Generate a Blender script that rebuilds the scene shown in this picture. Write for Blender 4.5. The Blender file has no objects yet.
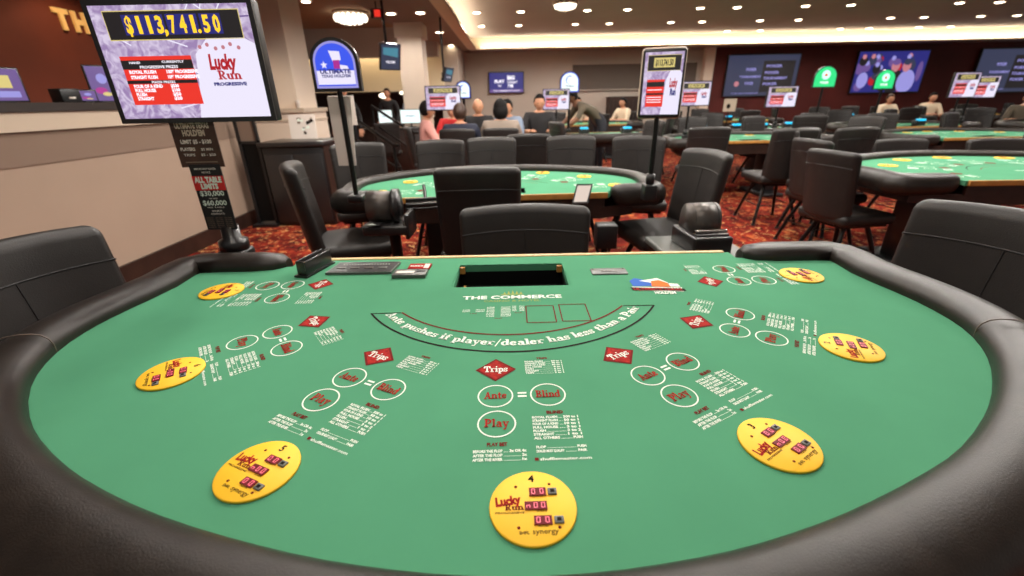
import bpy, math, random
from mathutils import Vector, Matrix
random.seed(7)
R=math.radians; PI=math.pi
SC=bpy.context.scene; COL=SC.collection
# ------------------------------------------------------------------ materials
def mat(name,col,rough=.5,metal=0.,emit=0.,ecol=None,spec=.5,bump=0.,bscale=200.,var=0.,vscale=8.,coat=0.):
    m=bpy.data.materials.new(name); m.use_nodes=True; nt=m.node_tree; b=nt.nodes['Principled BSDF']
    b.inputs['Base Color'].default_value=(*col,1); b.inputs['Roughness'].default_value=rough
    b.inputs['Metallic'].default_value=metal; b.inputs['Specular IOR Level'].default_value=spec
    if coat: b.inputs['Coat Weight'].default_value=coat
    if emit:
        b.inputs['Emission Color'].default_value=(*(ecol or col),1); b.inputs['Emission Strength'].default_value=emit
    tc=nt.nodes.new('ShaderNodeTexCoord')
    if bump:
        n=nt.nodes.new('ShaderNodeTexNoise'); n.inputs['Scale'].default_value=bscale; n.inputs['Detail'].default_value=3
        nt.links.new(tc.outputs['Object'],n.inputs['Vector'])
        bp=nt.nodes.new('ShaderNodeBump'); bp.inputs['Strength'].default_value=bump; bp.inputs['Distance'].default_value=.0015
        nt.links.new(n.outputs['Fac'],bp.inputs['Height']); nt.links.new(bp.outputs['Normal'],b.inputs['Normal'])
    if var:
        n=nt.nodes.new('ShaderNodeTexNoise'); n.inputs['Scale'].default_value=vscale; n.inputs['Detail'].default_value=4
        nt.links.new(tc.outputs['Object'],n.inputs['Vector'])
        r=nt.nodes.new('ShaderNodeValToRGB'); r.color_ramp.elements[0].position=.3; r.color_ramp.elements[1].position=.7
        r.color_ramp.elements[0].color=(*[c*(1-var) for c in col],1); r.color_ramp.elements[1].color=(*[min(1,c*(1+var)) for c in col],1)
        nt.links.new(n.outputs['Fac'],r.inputs['Fac']); nt.links.new(r.outputs['Color'],b.inputs['Base Color'])
    return m
def srgb(r,g,b):
    f=lambda c:(c/255/12.92 if c<=10 else ((c/255+.055)/1.055)**2.4)
    return (f(r),f(g),f(b))
def glow(name,rgb,s): return mat(name,(0.01,0.01,0.01),.4,emit=s,ecol=srgb(*rgb))
M=dict(
 felt=mat('green_felt',srgb(78,141,107),.95,spec=.08,bump=.25,bscale=900,var=.05,vscale=5),
 leather=mat('brown_black_leather',srgb(34,28,24),.4,spec=.38,bump=.35,bscale=420,var=.25,vscale=26),
 chair=mat('black_leather',srgb(34,30,28),.47,spec=.4,bump=.4,bscale=240,var=.12,vscale=14),
 stitch=mat('stitch',srgb(96,82,72),.5),
 black=mat('black_plastic',srgb(26,25,26),.38),
 satin=mat('satin_black',srgb(34,32,32),.3,spec=.6),
 blackmetal=mat('black_metal',srgb(30,29,29),.3,metal=.6),
 steel=mat('grey_steel',srgb(84,78,74),.36,metal=.45),
 chrome=mat('chrome',srgb(200,195,188),.15,metal=1.),
 wood=mat('pale_wood',srgb(214,178,122),.45,var=.12,vscale=30),
 wood2=mat('amber_wood',srgb(176,124,60),.4,var=.15,vscale=20),
 darkwood=mat('dark_wood',srgb(44,28,22),.4,var=.3,vscale=10),
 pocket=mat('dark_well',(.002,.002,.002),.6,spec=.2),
 white=mat('print_white',srgb(224,232,220),.8,spec=.1),
 red=mat('print_red',srgb(150,34,30),.8,spec=.1,var=.35,vscale=120),
 dred=mat('print_dark_red',srgb(104,26,24),.8,spec=.1),
 blk=mat('print_black',srgb(30,22,20),.8,spec=.1),
 gold=mat('print_gold',srgb(150,160,84),.8,spec=.1),
 blue=mat('print_blue',srgb(60,100,180),.8,spec=.1),
 orange=mat('print_orange',srgb(224,112,54),.8,spec=.1),
 yellow=mat('yellow_disc',srgb(246,190,44),.5,spec=.3),
 led=mat('led_window',srgb(96,6,18),.5,emit=.05,ecol=srgb(200,0,30),spec=.2),
 digit=mat('led_digit',srgb(240,110,130),.5,emit=.55,ecol=srgb(255,110,130)),
 greybtn=mat('grey_button',srgb(86,88,84),.4),
 beige=mat('beige_wall',srgb(178,152,130),.85,spec=.2,var=.03,vscale=2),
 tan=mat('tan_panel',srgb(158,137,120),.8,spec=.2,var=.03,vscale=2),
 greyband=mat('grey_brown_band',srgb(128,108,94),.8,spec=.2),
 cream=mat('cream_trim',srgb(190,172,152),.6),
 column=mat('column_plaster',srgb(222,204,186),.8,spec=.2,var=.02,vscale=3),
 taupe=mat('taupe_wall',srgb(186,174,162),.85,spec=.2,var=.04,vscale=1),
 niche=mat('grey_niche',srgb(98,88,80),.85),
 warm=mat('warm_wall',srgb(222,204,168),.8),
 brownwall=mat('rust_brown_wall',srgb(112,46,22),.7,var=.18,vscale=1.6),
 redwall=mat('maroon_wall',srgb(84,24,18),.75,var=.2,vscale=1.),
 soffit=mat('taupe_soffit',srgb(150,136,126),.9,spec=.1),
 ceil=mat('grey_brown_ceiling',srgb(182,174,168),.9,spec=.1,var=.05,vscale=.8),
 ceil2=mat('beige_ceiling',srgb(160,136,112),.9,spec=.1),
 coveface=mat('cove_plaster',srgb(235,220,195),.9,spec=.1),
 brown=mat('dark_brown',srgb(58,38,28),.7),
 lamp=glow('lamp_glow',(255,236,205),14.),
 cove=glow('cove_light',(255,236,206),42.),
 cyan=glow('cyan_display',(20,180,225),1.6),
 bluelcd=glow('blue_display',(20,80,225),1.2),
 wood3=mat('brown_placard',srgb(66,42,32),.5,var=.4,vscale=14),
 capdark=mat('ledge_cap',srgb(38,28,24),.5),
 brightred=mat('red_band',srgb(200,36,34),.6),
 paper=mat('white_card',srgb(218,206,196),.7),
 skin=mat('skin',srgb(196,142,112),.5,spec=.3), skin2=mat('skin_dark',srgb(132,92,70),.5,spec=.3),
 hairb=mat('black_hair',srgb(15,11,10),.7,spec=.2), hairbr=mat('brown_hair',srgb(58,36,24),.5), hairg=mat('grey_hair',srgb(130,120,112),.6),
 pink=mat('pink_shirt',srgb(222,158,148),.8), grey=mat('grey_shirt',srgb(138,124,112),.85), blackc=mat('black_shirt',srgb(28,26,28),.8),
 bluec=mat('pale_blue_shirt',srgb(120,132,152),.8), redc=mat('red_shirt',srgb(190,36,36),.8), whitec=mat('cream_shirt',srgb(216,196,168),.8),
 navy=mat('dark_trousers',srgb(28,28,36),.8), olive=mat('olive_shirt',srgb(84,74,60),.8), denim=mat('navy_vest',srgb(30,34,52),.8),
 eye=mat('eye',srgb(30,20,16),.3), lip=mat('lip',srgb(150,80,70),.5),
)
def carpet():
    m=bpy.data.materials.new('patterned_carpet'); m.use_nodes=True; nt=m.node_tree; b=nt.nodes['Principled BSDF']
    b.inputs['Roughness'].default_value=.95; b.inputs['Specular IOR Level'].default_value=.1
    tc=nt.nodes.new('ShaderNodeTexCoord'); L=nt.links.new
    def noise(s,d,dist,off):
        mp=nt.nodes.new('ShaderNodeMapping'); mp.inputs['Location'].default_value=off
        L(tc.outputs['Object'],mp.inputs['Vector'])
        n=nt.nodes.new('ShaderNodeTexNoise'); n.inputs['Scale'].default_value=s; n.inputs['Detail'].default_value=d; n.inputs['Distortion'].default_value=dist
        L(mp.outputs['Vector'],n.inputs['Vector']); return n
    def ramp(src,stops):
        r=nt.nodes.new('ShaderNodeValToRGB'); e=r.color_ramp.elements
        while len(e)<len(stops): e.new(.5)
        for i,(p,c) in enumerate(stops): e[i].position=p; e[i].color=(*c,1)
        L(src,r.inputs['Fac']); return r
    base=ramp(noise(3.2,3,1.5,(0,0,0)).outputs['Fac'],[(.3,srgb(62,16,14)),(.5,srgb(112,30,22)),(.68,srgb(150,48,30))])
    f1=ramp(noise(5.,2,2.6,(7,3,1)).outputs['Fac'],[(.59,(0,0,0)),(.64,(1,1,1))])
    f2=ramp(noise(6.5,2,3.2,(2,9,4)).outputs['Fac'],[(.61,(0,0,0)),(.66,(1,1,1))])
    f3=ramp(noise(8,2,2.4,(5,5,2)).outputs['Fac'],[(.6,(0,0,0)),(.64,(1,1,1))])
    def mix(a,bcol,f):
        x=nt.nodes.new('ShaderNodeMix'); x.data_type='RGBA'; L(f.outputs['Color'],x.inputs['Factor'])
        L(a,x.inputs['A']); x.inputs['B'].default_value=(*bcol,1); return x.outputs['Result']
    c=mix(base.outputs['Color'],srgb(176,92,50),f1); c=mix(c,srgb(196,150,98),f2); c=mix(c,srgb(48,18,17),f3)
    L(c,b.inputs['Base Color']); return m
M['carpet']=carpet()
# ------------------------------------------------------------------ mesh builder
class MB:
    def __init__(s): s.v=[]; s.f=[]; s.m=[]; s.mats=[]; s.sm=[]
    def mi(s,m):
        if isinstance(m,str): m=M[m]
        if m not in s.mats: s.mats.append(m)
        return s.mats.index(m)
    def add(s,vs,fs,m,smooth=False,T=None):
        o=len(s.v); k=s.mi(m)
        s.v+= [tuple(T@Vector(v)) if T is not None else tuple(v) for v in vs]
        for f in fs: s.f.append([i+o for i in f]); s.m.append(k); s.sm.append(smooth)
        return s
    def box(s,c,d,m,T=None):
        x,y,z=c; a,b,e=d[0]/2,d[1]/2,d[2]/2
        vs=[(x+i*a,y+j*b,z+k*e) for i in(-1,1) for j in(-1,1) for k in(-1,1)]
        return s.add(vs,[(0,1,3,2),(4,6,7,5),(0,4,5,1),(2,3,7,6),(0,2,6,4),(1,5,7,3)],m,False,T)
    def rbox(s,c,d,r,m,T=None,fn=None,n=3,q=3,smooth=True):
        h=[x/2 for x in d]; r=min(r,min(h)*.999)
        ax=[]
        for k in range(3):
            e=[h[k]-r+r*math.tan(PI/4*i/q) for i in range(1,q+1)]
            inn=h[k]-r
            mid=[-inn+2*inn*i/n for i in range(n+1)] if inn>1e-6 else [0.]
            ax.append([-x for x in reversed(e)]+mid+e)
        idx={}; vs=[]; fs=[]
        def V(p):
            key=tuple(round(x,6) for x in p)
            if key not in idx:
                inn=[max(-(h[k]-r),min(h[k]-r,p[k])) for k in range(3)]
                dd=Vector([p[k]-inn[k] for k in range(3)])
                w=Vector(inn)+(dd.normalized()*r if dd.length>1e-9 else Vector())
                w=Vector((w.x,w.y,w.z))
                if fn: w=Vector(fn(w.x,w.y,w.z))
                idx[key]=len(vs); vs.append(tuple(w+Vector(c)))
            return idx[key]
        for k in range(3):
            a,b=[(1,2),(2,0),(0,1)][k]
            for sg in(-1,1):
                for i in range(len(ax[a])-1):
                    for j in range(len(ax[b])-1):
                        qd=[]
                        for (ii,jj) in((i,j),(i+1,j),(i+1,j+1),(i,j+1)):
                            p=[0,0,0]; p[k]=sg*h[k]; p[a]=ax[a][ii]; p[b]=ax[b][jj]; qd.append(V(p))
                        if sg<0: qd.reverse()
                        if len(set(qd))==4: fs.append(qd)
        return s.add(vs,fs,m,smooth,T)
    def tube(s,pts,r,m,n=10,T=None,caps=True,closed=False):
        pts=[Vector(p) for p in pts]; rs=r if isinstance(r,(list,tuple)) else [r]*len(pts)
        vs=[];fs=[];prev=None
        for i,p in enumerate(pts):
            if closed: t=(pts[(i+1)%len(pts)]-pts[i-1]).normalized()
            else: t=(pts[min(i+1,len(pts)-1)]-pts[max(i-1,0)]).normalized()
            if prev is None:
                u=t.cross(Vector((0,0,1)));
                if u.length<.01:u=t.cross(Vector((1,0,0)))
            else: u=prev-t*prev.dot(t)
            u.normalize(); prev=u; w=t.cross(u)
            for k in range(n):
                a=2*PI*k/n; vs.append(p+(u*math.cos(a)+w*math.sin(a))*rs[i])
        L=len(pts)
        for i in range(L if closed else L-1):
            for k in range(n):
                j=(i+1)%L; fs.append((i*n+k,j*n+k,j*n+(k+1)%n,i*n+(k+1)%n))
        s.add(vs,fs,m,True,T)
        if caps and not closed:
            s.add([vs[k] for k in range(n)],[tuple(range(n))],m,False,T); s.add([vs[(L-1)*n+k] for k in range(n)],[tuple(reversed(range(n)))],m,False,T)
        return s
    def lathe(s,prof,m,c=(0,0,0),n=24,T=None,smooth=True):
        vs=[];fs=[]
        for (r,z) in prof:
            for k in range(n):
                a=2*PI*k/n; vs.append((c[0]+r*math.cos(a),c[1]+r*math.sin(a),c[2]+z))
        for i in range(len(prof)-1):
            for k in range(n): fs.append((i*n+k,i*n+(k+1)%n,(i+1)*n+(k+1)%n,(i+1)*n+k))
        fs.append(tuple(reversed(range(n)))); fs.append(tuple((len(prof)-1)*n+k for k in range(n)))
        return s.add(vs,fs,m,smooth,T)
    def prism(s,poly,z0,z1,m,T=None,smooth=False):   # poly CCW in xy
        n=len(poly); vs=[(x,y,z0) for x,y in poly]+[(x,y,z1) for x,y in poly]
        fs=[tuple(reversed(range(n))),tuple(range(n,2*n))]+[(i,(i+1)%n,n+(i+1)%n,n+i) for i in range(n)]
        return s.add(vs,fs,m,smooth,T)
    def flat(s,poly,m,z=0,T=None): return s.add([(x,y,z) for x,y in poly],[tuple(range(len(poly)))],m,False,T)
    def mesh(s,name):
        me=bpy.data.meshes.new(name); me.from_pydata(s.v,[],s.f)
        for m in s.mats: me.materials.append(m)
        me.polygons.foreach_set('material_index',s.m); me.polygons.foreach_set('use_smooth',s.sm); me.update(); return me
    def build(s,name,parent=None,loc=(0,0,0),rot=(0,0,0)):
        o=bpy.data.objects.new(name,s.mesh(name)); COL.objects.link(o); o.location=loc; o.rotation_euler=rot
        if parent: o.parent=parent
        return o
def tag(o,label,cat,group=None,kind=None):
    o['label']=label; o['category']=cat
    if group:o['group']=group
    if kind:o['kind']=kind
    return o
def thing(name,label,cat,loc=(0,0,0),rz=0,group=None):
    o=bpy.data.objects.new(name,None); o.empty_display_size=.1; COL.objects.link(o); o.location=loc; o.rotation_euler=(0,0,rz)
    return tag(o,label,cat,group)
def struct(o): o['kind']='structure'; return o
KIDS={}
def kids(o):
    return [c for c in COL.objects if c.parent==o]
def dup(root,label,loc,rz,group=None,scale=None):
    if root not in KIDS: KIDS[root]=[(c,kids(c)) for c in kids(root)]
    r=root.copy(); COL.objects.link(r); r.location=loc; r.rotation_euler=(0,0,rz); r['label']=label
    if group:r['group']=group
    if scale:r.scale=scale
    for c,gs in KIDS[root]:
        cc=c.copy(); COL.objects.link(cc); cc.parent=r
        for g in gs:
            gg=g.copy(); COL.objects.link(gg); gg.parent=cc
    return r
def TM(loc=(0,0,0),rz=0,rx=0,ry=0,s=1):
    return Matrix.Translation(loc)@Matrix.Rotation(rz,4,'Z')@Matrix.Rotation(ry,4,'Y')@Matrix.Rotation(rx,4,'X')@Matrix.Scale(s,4)
UP=lambda loc,rz=0: TM(loc,rz,rx=PI/2)      # maps a flat xy drawing onto an upright face that looks to -y
# ------------------------------------------------------------------ lettering
FC={}
def font_geo(t,bold=0.):
    k=(t,bold)
    if k not in FC:
        cu=bpy.data.curves.new('t','FONT'); cu.body=t; cu.offset=bold; cu.resolution_u=2; cu.align_x='LEFT'
        o=bpy.data.objects.new('t',cu); COL.objects.link(o); me=o.to_mesh()
        vs=[(v.co.x,v.co.y) for v in me.vertices]; fs=[tuple(p.vertices) for p in me.polygons]
        # make all faces look up
        out=[]
        for f in fs:
            a=sum(vs[f[i]][0]*vs[f[(i+1)%len(f)]][1]-vs[f[(i+1)%len(f)]][0]*vs[f[i]][1] for i in range(len(f)))
            out.append(f if a>0 else tuple(reversed(f)))
        o.to_mesh_clear(); bpy.data.objects.remove(o); bpy.data.curves.remove(cu)
        xs=[v[0] for v in vs] or [0,1]; ys=[v[1] for v in vs] or [0,1]
        FC[k]=(vs,out,min(xs),max(xs),min(ys),max(ys))
    return FC[k]
def text(mb,t,m,x,y,h,w=None,al='c',T=None,z=0,bold=.02,shear=0,cap=.69):
    """one line whose capitals are h tall; w squeezes it to that width; (x,y) is the baseline point"""
    vs,fs,x0,x1,y0,y1=font_geo(t,bold); sy=h/cap; sx=sy if w is None else w/(x1-x0)
    W=(x1-x0)*sx; ox={'l':0,'c':-W/2,'r':-W}[al]
    mb.add([(x+ox+(a-x0)*sx+b*sy*shear,y+b*sy,z) for a,b in vs],fs,m,False,T)
def quad(x0,y0,x1,y1,w):
    dx,dy=x1-x0,y1-y0; l=math.hypot(dx,dy) or 1; a,b=-dy/l*w/2,dx/l*w/2
    return [(x0-a,y0-b),(x1-a,y1-b),(x1+a,y1+b),(x0+a,y0+b)]
VT=.25; HT=.13
def S(x,y0,y1): return [quad(x,y0,x,y1,VT)]
def B(x,y,w): return [[(x-w/2,y),(x+w/2,y),(x+w/2,y+HT),(x-w/2,y+HT)]]
def D(x0,y0,x1,y1,w=.13): return [quad(x0,y0,x1,y1,w)]
def A(cx,cy,rx,ry,a0,a1,wv=VT,wh=HT,n=10):
    out=[]
    for i in range(n):
        p=[]
        for a,s_ in((a0+(a1-a0)*i/n,-1),(a0+(a1-a0)*i/n,1),(a0+(a1-a0)*(i+1)/n,1),(a0+(a1-a0)*(i+1)/n,-1)):
            c,s=math.cos(R(a)),math.sin(R(a)); p.append((cx+(rx+s_*wv/2)*c,cy+(ry+s_*wh/2)*s))
        out.append(p)
    return out
xh=.66
G={
'T':(.95,S(.47,0,1)+B(.47,0,.55)+B(.47,.9,.9)+S(.08,.68,.9)+S(.87,.68,.9)),
'A':(1.,D(.2,.05,.48,1,.12)+D(.8,.05,.5,1,.2)+B(.2,0,.38)+B(.8,0,.42)+B(.5,.3,.5)),
'B':(.9,S(.25,0,1)+B(.2,0,.4)+B(.2,.9,.4)+A(.4,.74,.28,.21,-90,90)+A(.4,.27,.34,.22,-90,90)+B(.35,.47,.2)),
'P':(.88,S(.25,0,1)+B(.25,0,.5)+B(.2,.9,.4)+A(.4,.7,.32,.25,-90,90)),
'r':(.68,S(.22,0,xh)+B(.26,0,.46)+B(.14,xh-HT,.24)+A(.45,.42,.2,.2,40,150,.12,.12)+D(.58,.5,.62,.6,.16)),
'i':(.46,S(.23,0,xh)+B(.23,0,.42)+B(.14,xh-HT,.24)+[[(.13,.8),(.33,.8),(.33,1),(.13,1)]]),
'p':(.8,S(.22,-.3,xh)+B(.24,-.3,.44)+B(.14,xh-HT,.24)+A(.42,.33,.25,.29,-125,125)),
's':(.62,A(.3,.48,.18,.14,30,270,.15,.1)+A(.32,.19,.19,.14,-150,90,.15,.1)+S(.48,.44,.64)+S(.12,.02,.22)),
'n':(.86,S(.22,0,xh)+B(.22,0,.4)+B(.14,xh-HT,.24)+A(.43,.38,.21,.24,0,150)+S(.64,0,.4)+B(.66,0,.38)),
't':(.58,S(.25,.12,.88)+A(.4,.16,.15,.12,180,330,VT,HT)+B(.27,xh-HT,.5)),
'e':(.7,A(.35,.33,.24,.28,25,330)+B(.36,.3,.42)),
'l':(.46,S(.23,0,1)+B(.23,0,.42)+B(.14,.9,.24)),
'd':(.82,A(.36,.33,.25,.29,55,305)+S(.58,0,1)+B(.5,.9,.24)+B(.66,0,.24)),
'a':(.76,A(.34,.2,.21,.16,60,300,.16,.1)+S(.54,.05,.45)+A(.36,.44,.18,.18,0,160,VT,HT)+B(.62,0,.26)),
'y':(.8,D(.18,.6,.42,.02,.18)+D(.62,.6,.34,-.26,.12)+B(.18,xh-HT,.36)+B(.62,xh-HT,.34)+B(.24,-.32,.26)),
'u':(.86,S(.22,.25,xh)+B(.15,xh-HT,.26)+A(.42,.25,.2,.2,180,320)+S(.62,0,xh)+B(.54,xh-HT,.24)+B(.7,0,.24)),
'h':(.86,S(.22,0,1)+B(.22,0,.4)+B(.14,.9,.24)+A(.43,.38,.21,.24,0,150)+S(.64,0,.4)+B(.66,0,.38)),
'f':(.56,S(.24,0,.75)+B(.24,0,.42)+B(.26,xh-HT,.46)+A(.4,.76,.16,.18,30,180,.16,.1)),
'/':(.6,D(.08,-.2,.5,1.05,.1)),
'R':(.95,S(.25,0,1)+B(.24,0,.46)+B(.2,.9,.4)+A(.4,.72,.3,.23,-90,90)+D(.45,.48,.76,.04,.2)+B(.8,0,.28)),
' ':(.38,[]),
}
def slab(mb,t,m,x,y,h,w=None,al='c',T=None,z=0,track=0.):
    adv=sum(G[c][0]+track for c in t)-track; s=h; sx=s if w is None else w/adv
    X=x+{'c':-adv*sx/2,'l':0,'r':-adv*sx}[al]
    for c in t:
        a,ps=G[c]
        for p in ps: mb.flat([(X+u*sx,y+v*s) for u,v in p],m,z,T)
        X+=(a+track)*sx
def slab_arc(mb,t,m,cx,cy,rad,h,a0,a1,T=None,z=0):
    """letters along the underside of a circle, upright towards its centre"""
    adv=sum(G[c][0] for c in t); x=0
    for c in t:
        g,ps=G[c]; a=R(a0+(a1-a0)*((x+g/2)/adv)); k=R(abs(a1-a0))*rad/adv
        bx,by=cx+rad*math.cos(a),cy+rad*math.sin(a); rot=a+PI/2
        for p in ps:
            q=[]
            for u,v in p:
                lx,ly=(u-g/2)*k,v*h; q.append((bx+lx*math.cos(rot)-ly*math.sin(rot),by+lx*math.sin(rot)+ly*math.cos(rot)))
            mb.flat(q,m,z,T)
        x+=g
def ring(mb,cx,cy,rx,ry,w,m,T=None,z=0,n=40,a0=0,a1=360):
    for i in range(n):
        p=[]
        for k,r_ in((i,0),(i,1),(i+1,1),(i+1,0)):
            a=R(a0+(a1-a0)*k/n); p.append((cx+(rx+r_*w)*math.cos(a),cy+(ry+r_*w)*math.sin(a)))
        mb.flat(p,m,z,T)
def circ(cx,cy,rx,ry=None,n=40): ry=ry or rx; return [(cx+rx*math.cos(2*PI*i/n),cy+ry*math.sin(2*PI*i/n)) for i in range(n)]
def seg7(mb,d,x,y,h,m,T,z):
    w=h*.55; t=h*.12
    on={'0':'abcdef','1':'bc','n':'ceg'}[d]
    P=dict(a=(0,h,w,h),g=(0,h/2,w,h/2),d=(0,0,w,0),f=(0,h/2,0,h),b=(w,h/2,w,h),e=(0,0,0,h/2),c=(w,0,w,h/2))
    for k in on:
        a,b,c,e=P[k]; mb.flat(quad(x+a,y+b,x+c,y+e,t),m,z,T)
# ------------------------------------------------------------------ card tables
INNER=[(1.075,-.10),(1.078,-.27),(1.092,-.41),(1.09,-.51),(1.068,-.60),(1.02,-.69),(.955,-.768),(.87,-.845),(.77,-.912),(.67,-.965),(.55,-1.02),(.44,-1.06),(.35,-1.088),(.26,-1.112),(.18,-1.13),(.09,-1.143),(0,-1.148)]
def smooth_poly(p,it=2):
    for _ in range(it):
        q=[p[0]]
        for a,b in zip(p,p[1:]): q+=[(a[0]*.75+b[0]*.25,a[1]*.75+b[1]*.25),(a[0]*.25+b[0]*.75,a[1]*.25+b[1]*.75)]
        q.append(p[-1]); p=q
    return p
LEFT=[(1.066,-.10),(1.075,-.27),(1.10,-.42),(1.103,-.50),(1.09,-.59),(1.05,-.685),(.985,-.775),(.885,-.868),(.785,-.938),(.675,-1.0),(.56,-1.052),(.455,-1.09),(.35,-1.12),(.26,-1.142),(.18,-1.156),(.09,-1.167),(0,-1.171)]
RIGHT=[(1.066,-.10),(1.07,-.27),(1.09,-.407),(1.088,-.517),(1.066,-.608),(1.015,-.698),(.95,-.775),(.865,-.855),(.765,-.93),(.66,-.995),(.545,-1.047),(.43,-1.092),(.35,-1.118),(.26,-1.142),(.18,-1.156),(.09,-1.167),(0,-1.171)]
FULL=smooth_poly(RIGHT,1)+[(-x,y) for x,y in reversed(smooth_poly(LEFT,1)[:-1])]       # right back -> bottom -> left back (clockwise seen from above)
ZF=.76
def felt_mesh(hole):
    import bmesh
    mb=MB(); bm=bmesh.new()
    pts=[(.78,0),(.78,-.06)]+[(x*1.02,y-.0 if i else y+.01) for i,(x,y) in enumerate(FULL)]+[(-.78,-.06),(-.78,0)]
    edges=[]
    def loop(ps):
        vs=[bm.verts.new((x,y,ZF)) for x,y in ps]
        for i in range(len(vs)): edges.append(bm.edges.new((vs[i],vs[(i+1)%len(vs)])))
    loop(pts)
    if hole: x0,x1,y0,y1=hole; loop([(x0-.008,y0),(x1+.008,y0),(x1-.002,y1),(x0+.002,y1)])
    bmesh.ops.triangle_fill(bm,use_beauty=True,use_dissolve=False,edges=edges)
    bm.normal_update()
    vs=[tuple(v.co) for v in bm.verts]; fs=[]
    bm.verts.index_update()
    for f in bm.faces:
        i=[v.index for v in f.verts]; fs.append(tuple(i if f.normal.z>0 else reversed(i)))
    bm.free(); mb.add(vs,fs,'felt')
    n=len(pts); ring_=[(x,y) for x,y in pts]
    mb.add([(x,y,ZF) for x,y in ring_]+[(x,y,ZF-.03) for x,y in ring_],[(i,(i+1)%n,n+(i+1)%n,n+i) for i in range(n)],'felt')
    return mb
def rail_mb():
    """padded armrest: a rounded section swept round the three closed sides with turned-in ends"""
    path=[(.80,-.042),(.83,-.042),(.9,-.042),(1.02,-.042),(1.105,-.046),(1.132,-.075),(1.138,-.13)]
    out=[]; 
    F=FULL
    for i,(x,y) in enumerate(F):
        if i==0 or i==len(F)-1: continue
        a=Vector(F[i-1]);b=Vector(F[i+1]); t=(b-a).normalized(); nrm=Vector((-t.y,t.x))   # outward for the clockwise run
        if nrm.dot(Vector((x,y+.45)))<0: nrm=-nrm
        p=Vector((x,y))+nrm*.058
        if y>-.2: continue
        out.append((p.x,p.y))
    path=path+out+[(-x,y) for x,y in reversed(path)]
    # section: (across, up); across<0 is the felt side
    sec=[(-.056,-.03),(-.060,-.01),(-.061,.012),(-.057,.026),(-.047,.037),(-.032,.043),(-.008,.046),(.016,.044),(.038,.038),(.056,.026),(.070,.006),(.076,-.022),(.074,-.052),(.060,-.08),(.03,-.09),(-.03,-.07)]
    P=[Vector((x,y,0)) for x,y in path]; n=len(sec); mb=MB(); vs=[];fs=[]
    L=len(P)
    for i,p in enumerate(P):
        t=(P[min(i+1,L-1)]-P[max(i-1,0)]).normalized(); o=Vector((-t.y,t.x,0))
        if o.dot(p-Vector((0,-.45,0)))<0:o=-o
        k=1.
        # mitre compensation
        if 0<i<L-1:
            t1=(P[i]-P[i-1]).normalized(); t2=(P[i+1]-P[i]).normalized(); c=max(.6,math.sqrt(max(.01,(1+t1.dot(t2))/2))); k=1/c
        e=min(i,L-1-i); sc={0:.35,1:.8}.get(e,1.)
        for a,b in sec: vs.append(p+o*(a*k*sc)+Vector((0,0,ZF+(b-.01)*sc+.01*(sc<1)*0+ .01)))
    for i in range(L-1):
        for k in range(n): fs.append((i*n+k,i*n+(k+1)%n,(i+1)*n+(k+1)%n,(i+1)*n+k))
    # rounded ends
    mb.add(vs,fs,'leather',True)
    mb.add([vs[k] for k in range(n)],[tuple(range(n))],'leather'); mb.add([vs[(L-1)*n+k] for k in range(n)],[tuple(reversed(range(n)))],'leather')
    return mb,P,sec
def fix_normals(o):
    import bmesh
    bm=bmesh.new(); bm.from_mesh(o.data); bmesh.ops.remove_doubles(bm,verts=bm.verts,dist=1e-5); bmesh.ops.recalc_face_normals(bm,faces=bm.faces); bm.to_mesh(o.data); bm.free()
PAY_BLIND=[('ROYAL FLUSH','500 to 1'),('STRAIGHT FLUSH','50 to 1'),('FOUR OF A KIND','10 to 1'),('FULL HOUSE','3 to 1'),('FLUSH','3 to 2'),('STRAIGHT','1 to 1'),('ALL OTHERS','PUSH')]
PAY_TRIPS=[('ROYAL FLUSH','50 to 1'),('STRAIGHT FLUSH','40 to 1'),('FOUR OF A KIND','30 to 1'),('FULL HOUSE','8 to 1'),('FLUSH','6 to 1'),('STRAIGHT','5 to 1'),('TRIPS','3 to 1')]
def rows(mb,lst,x0,x1,y,dy,h,T,z,wl=.55):
    for i,(a,b) in enumerate(lst):
        yy=y-dy*i
        w=min(len(a)*h*.78,(x1-x0)*wl)
        text(mb,a,'white',x0,yy,h,w,'l',T,z,.04)
        wb=min(len(b)*h*.7,(x1-x0)*.32); text(mb,b,'white',x1,yy,h,wb,'r',T,z,.04)
        mb.flat([(x0+w+.002,yy),(x1-wb-.002,yy),(x1-wb-.002,yy+h*.12),(x0+w+.002,yy+h*.12)],'white',z,T)
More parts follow.
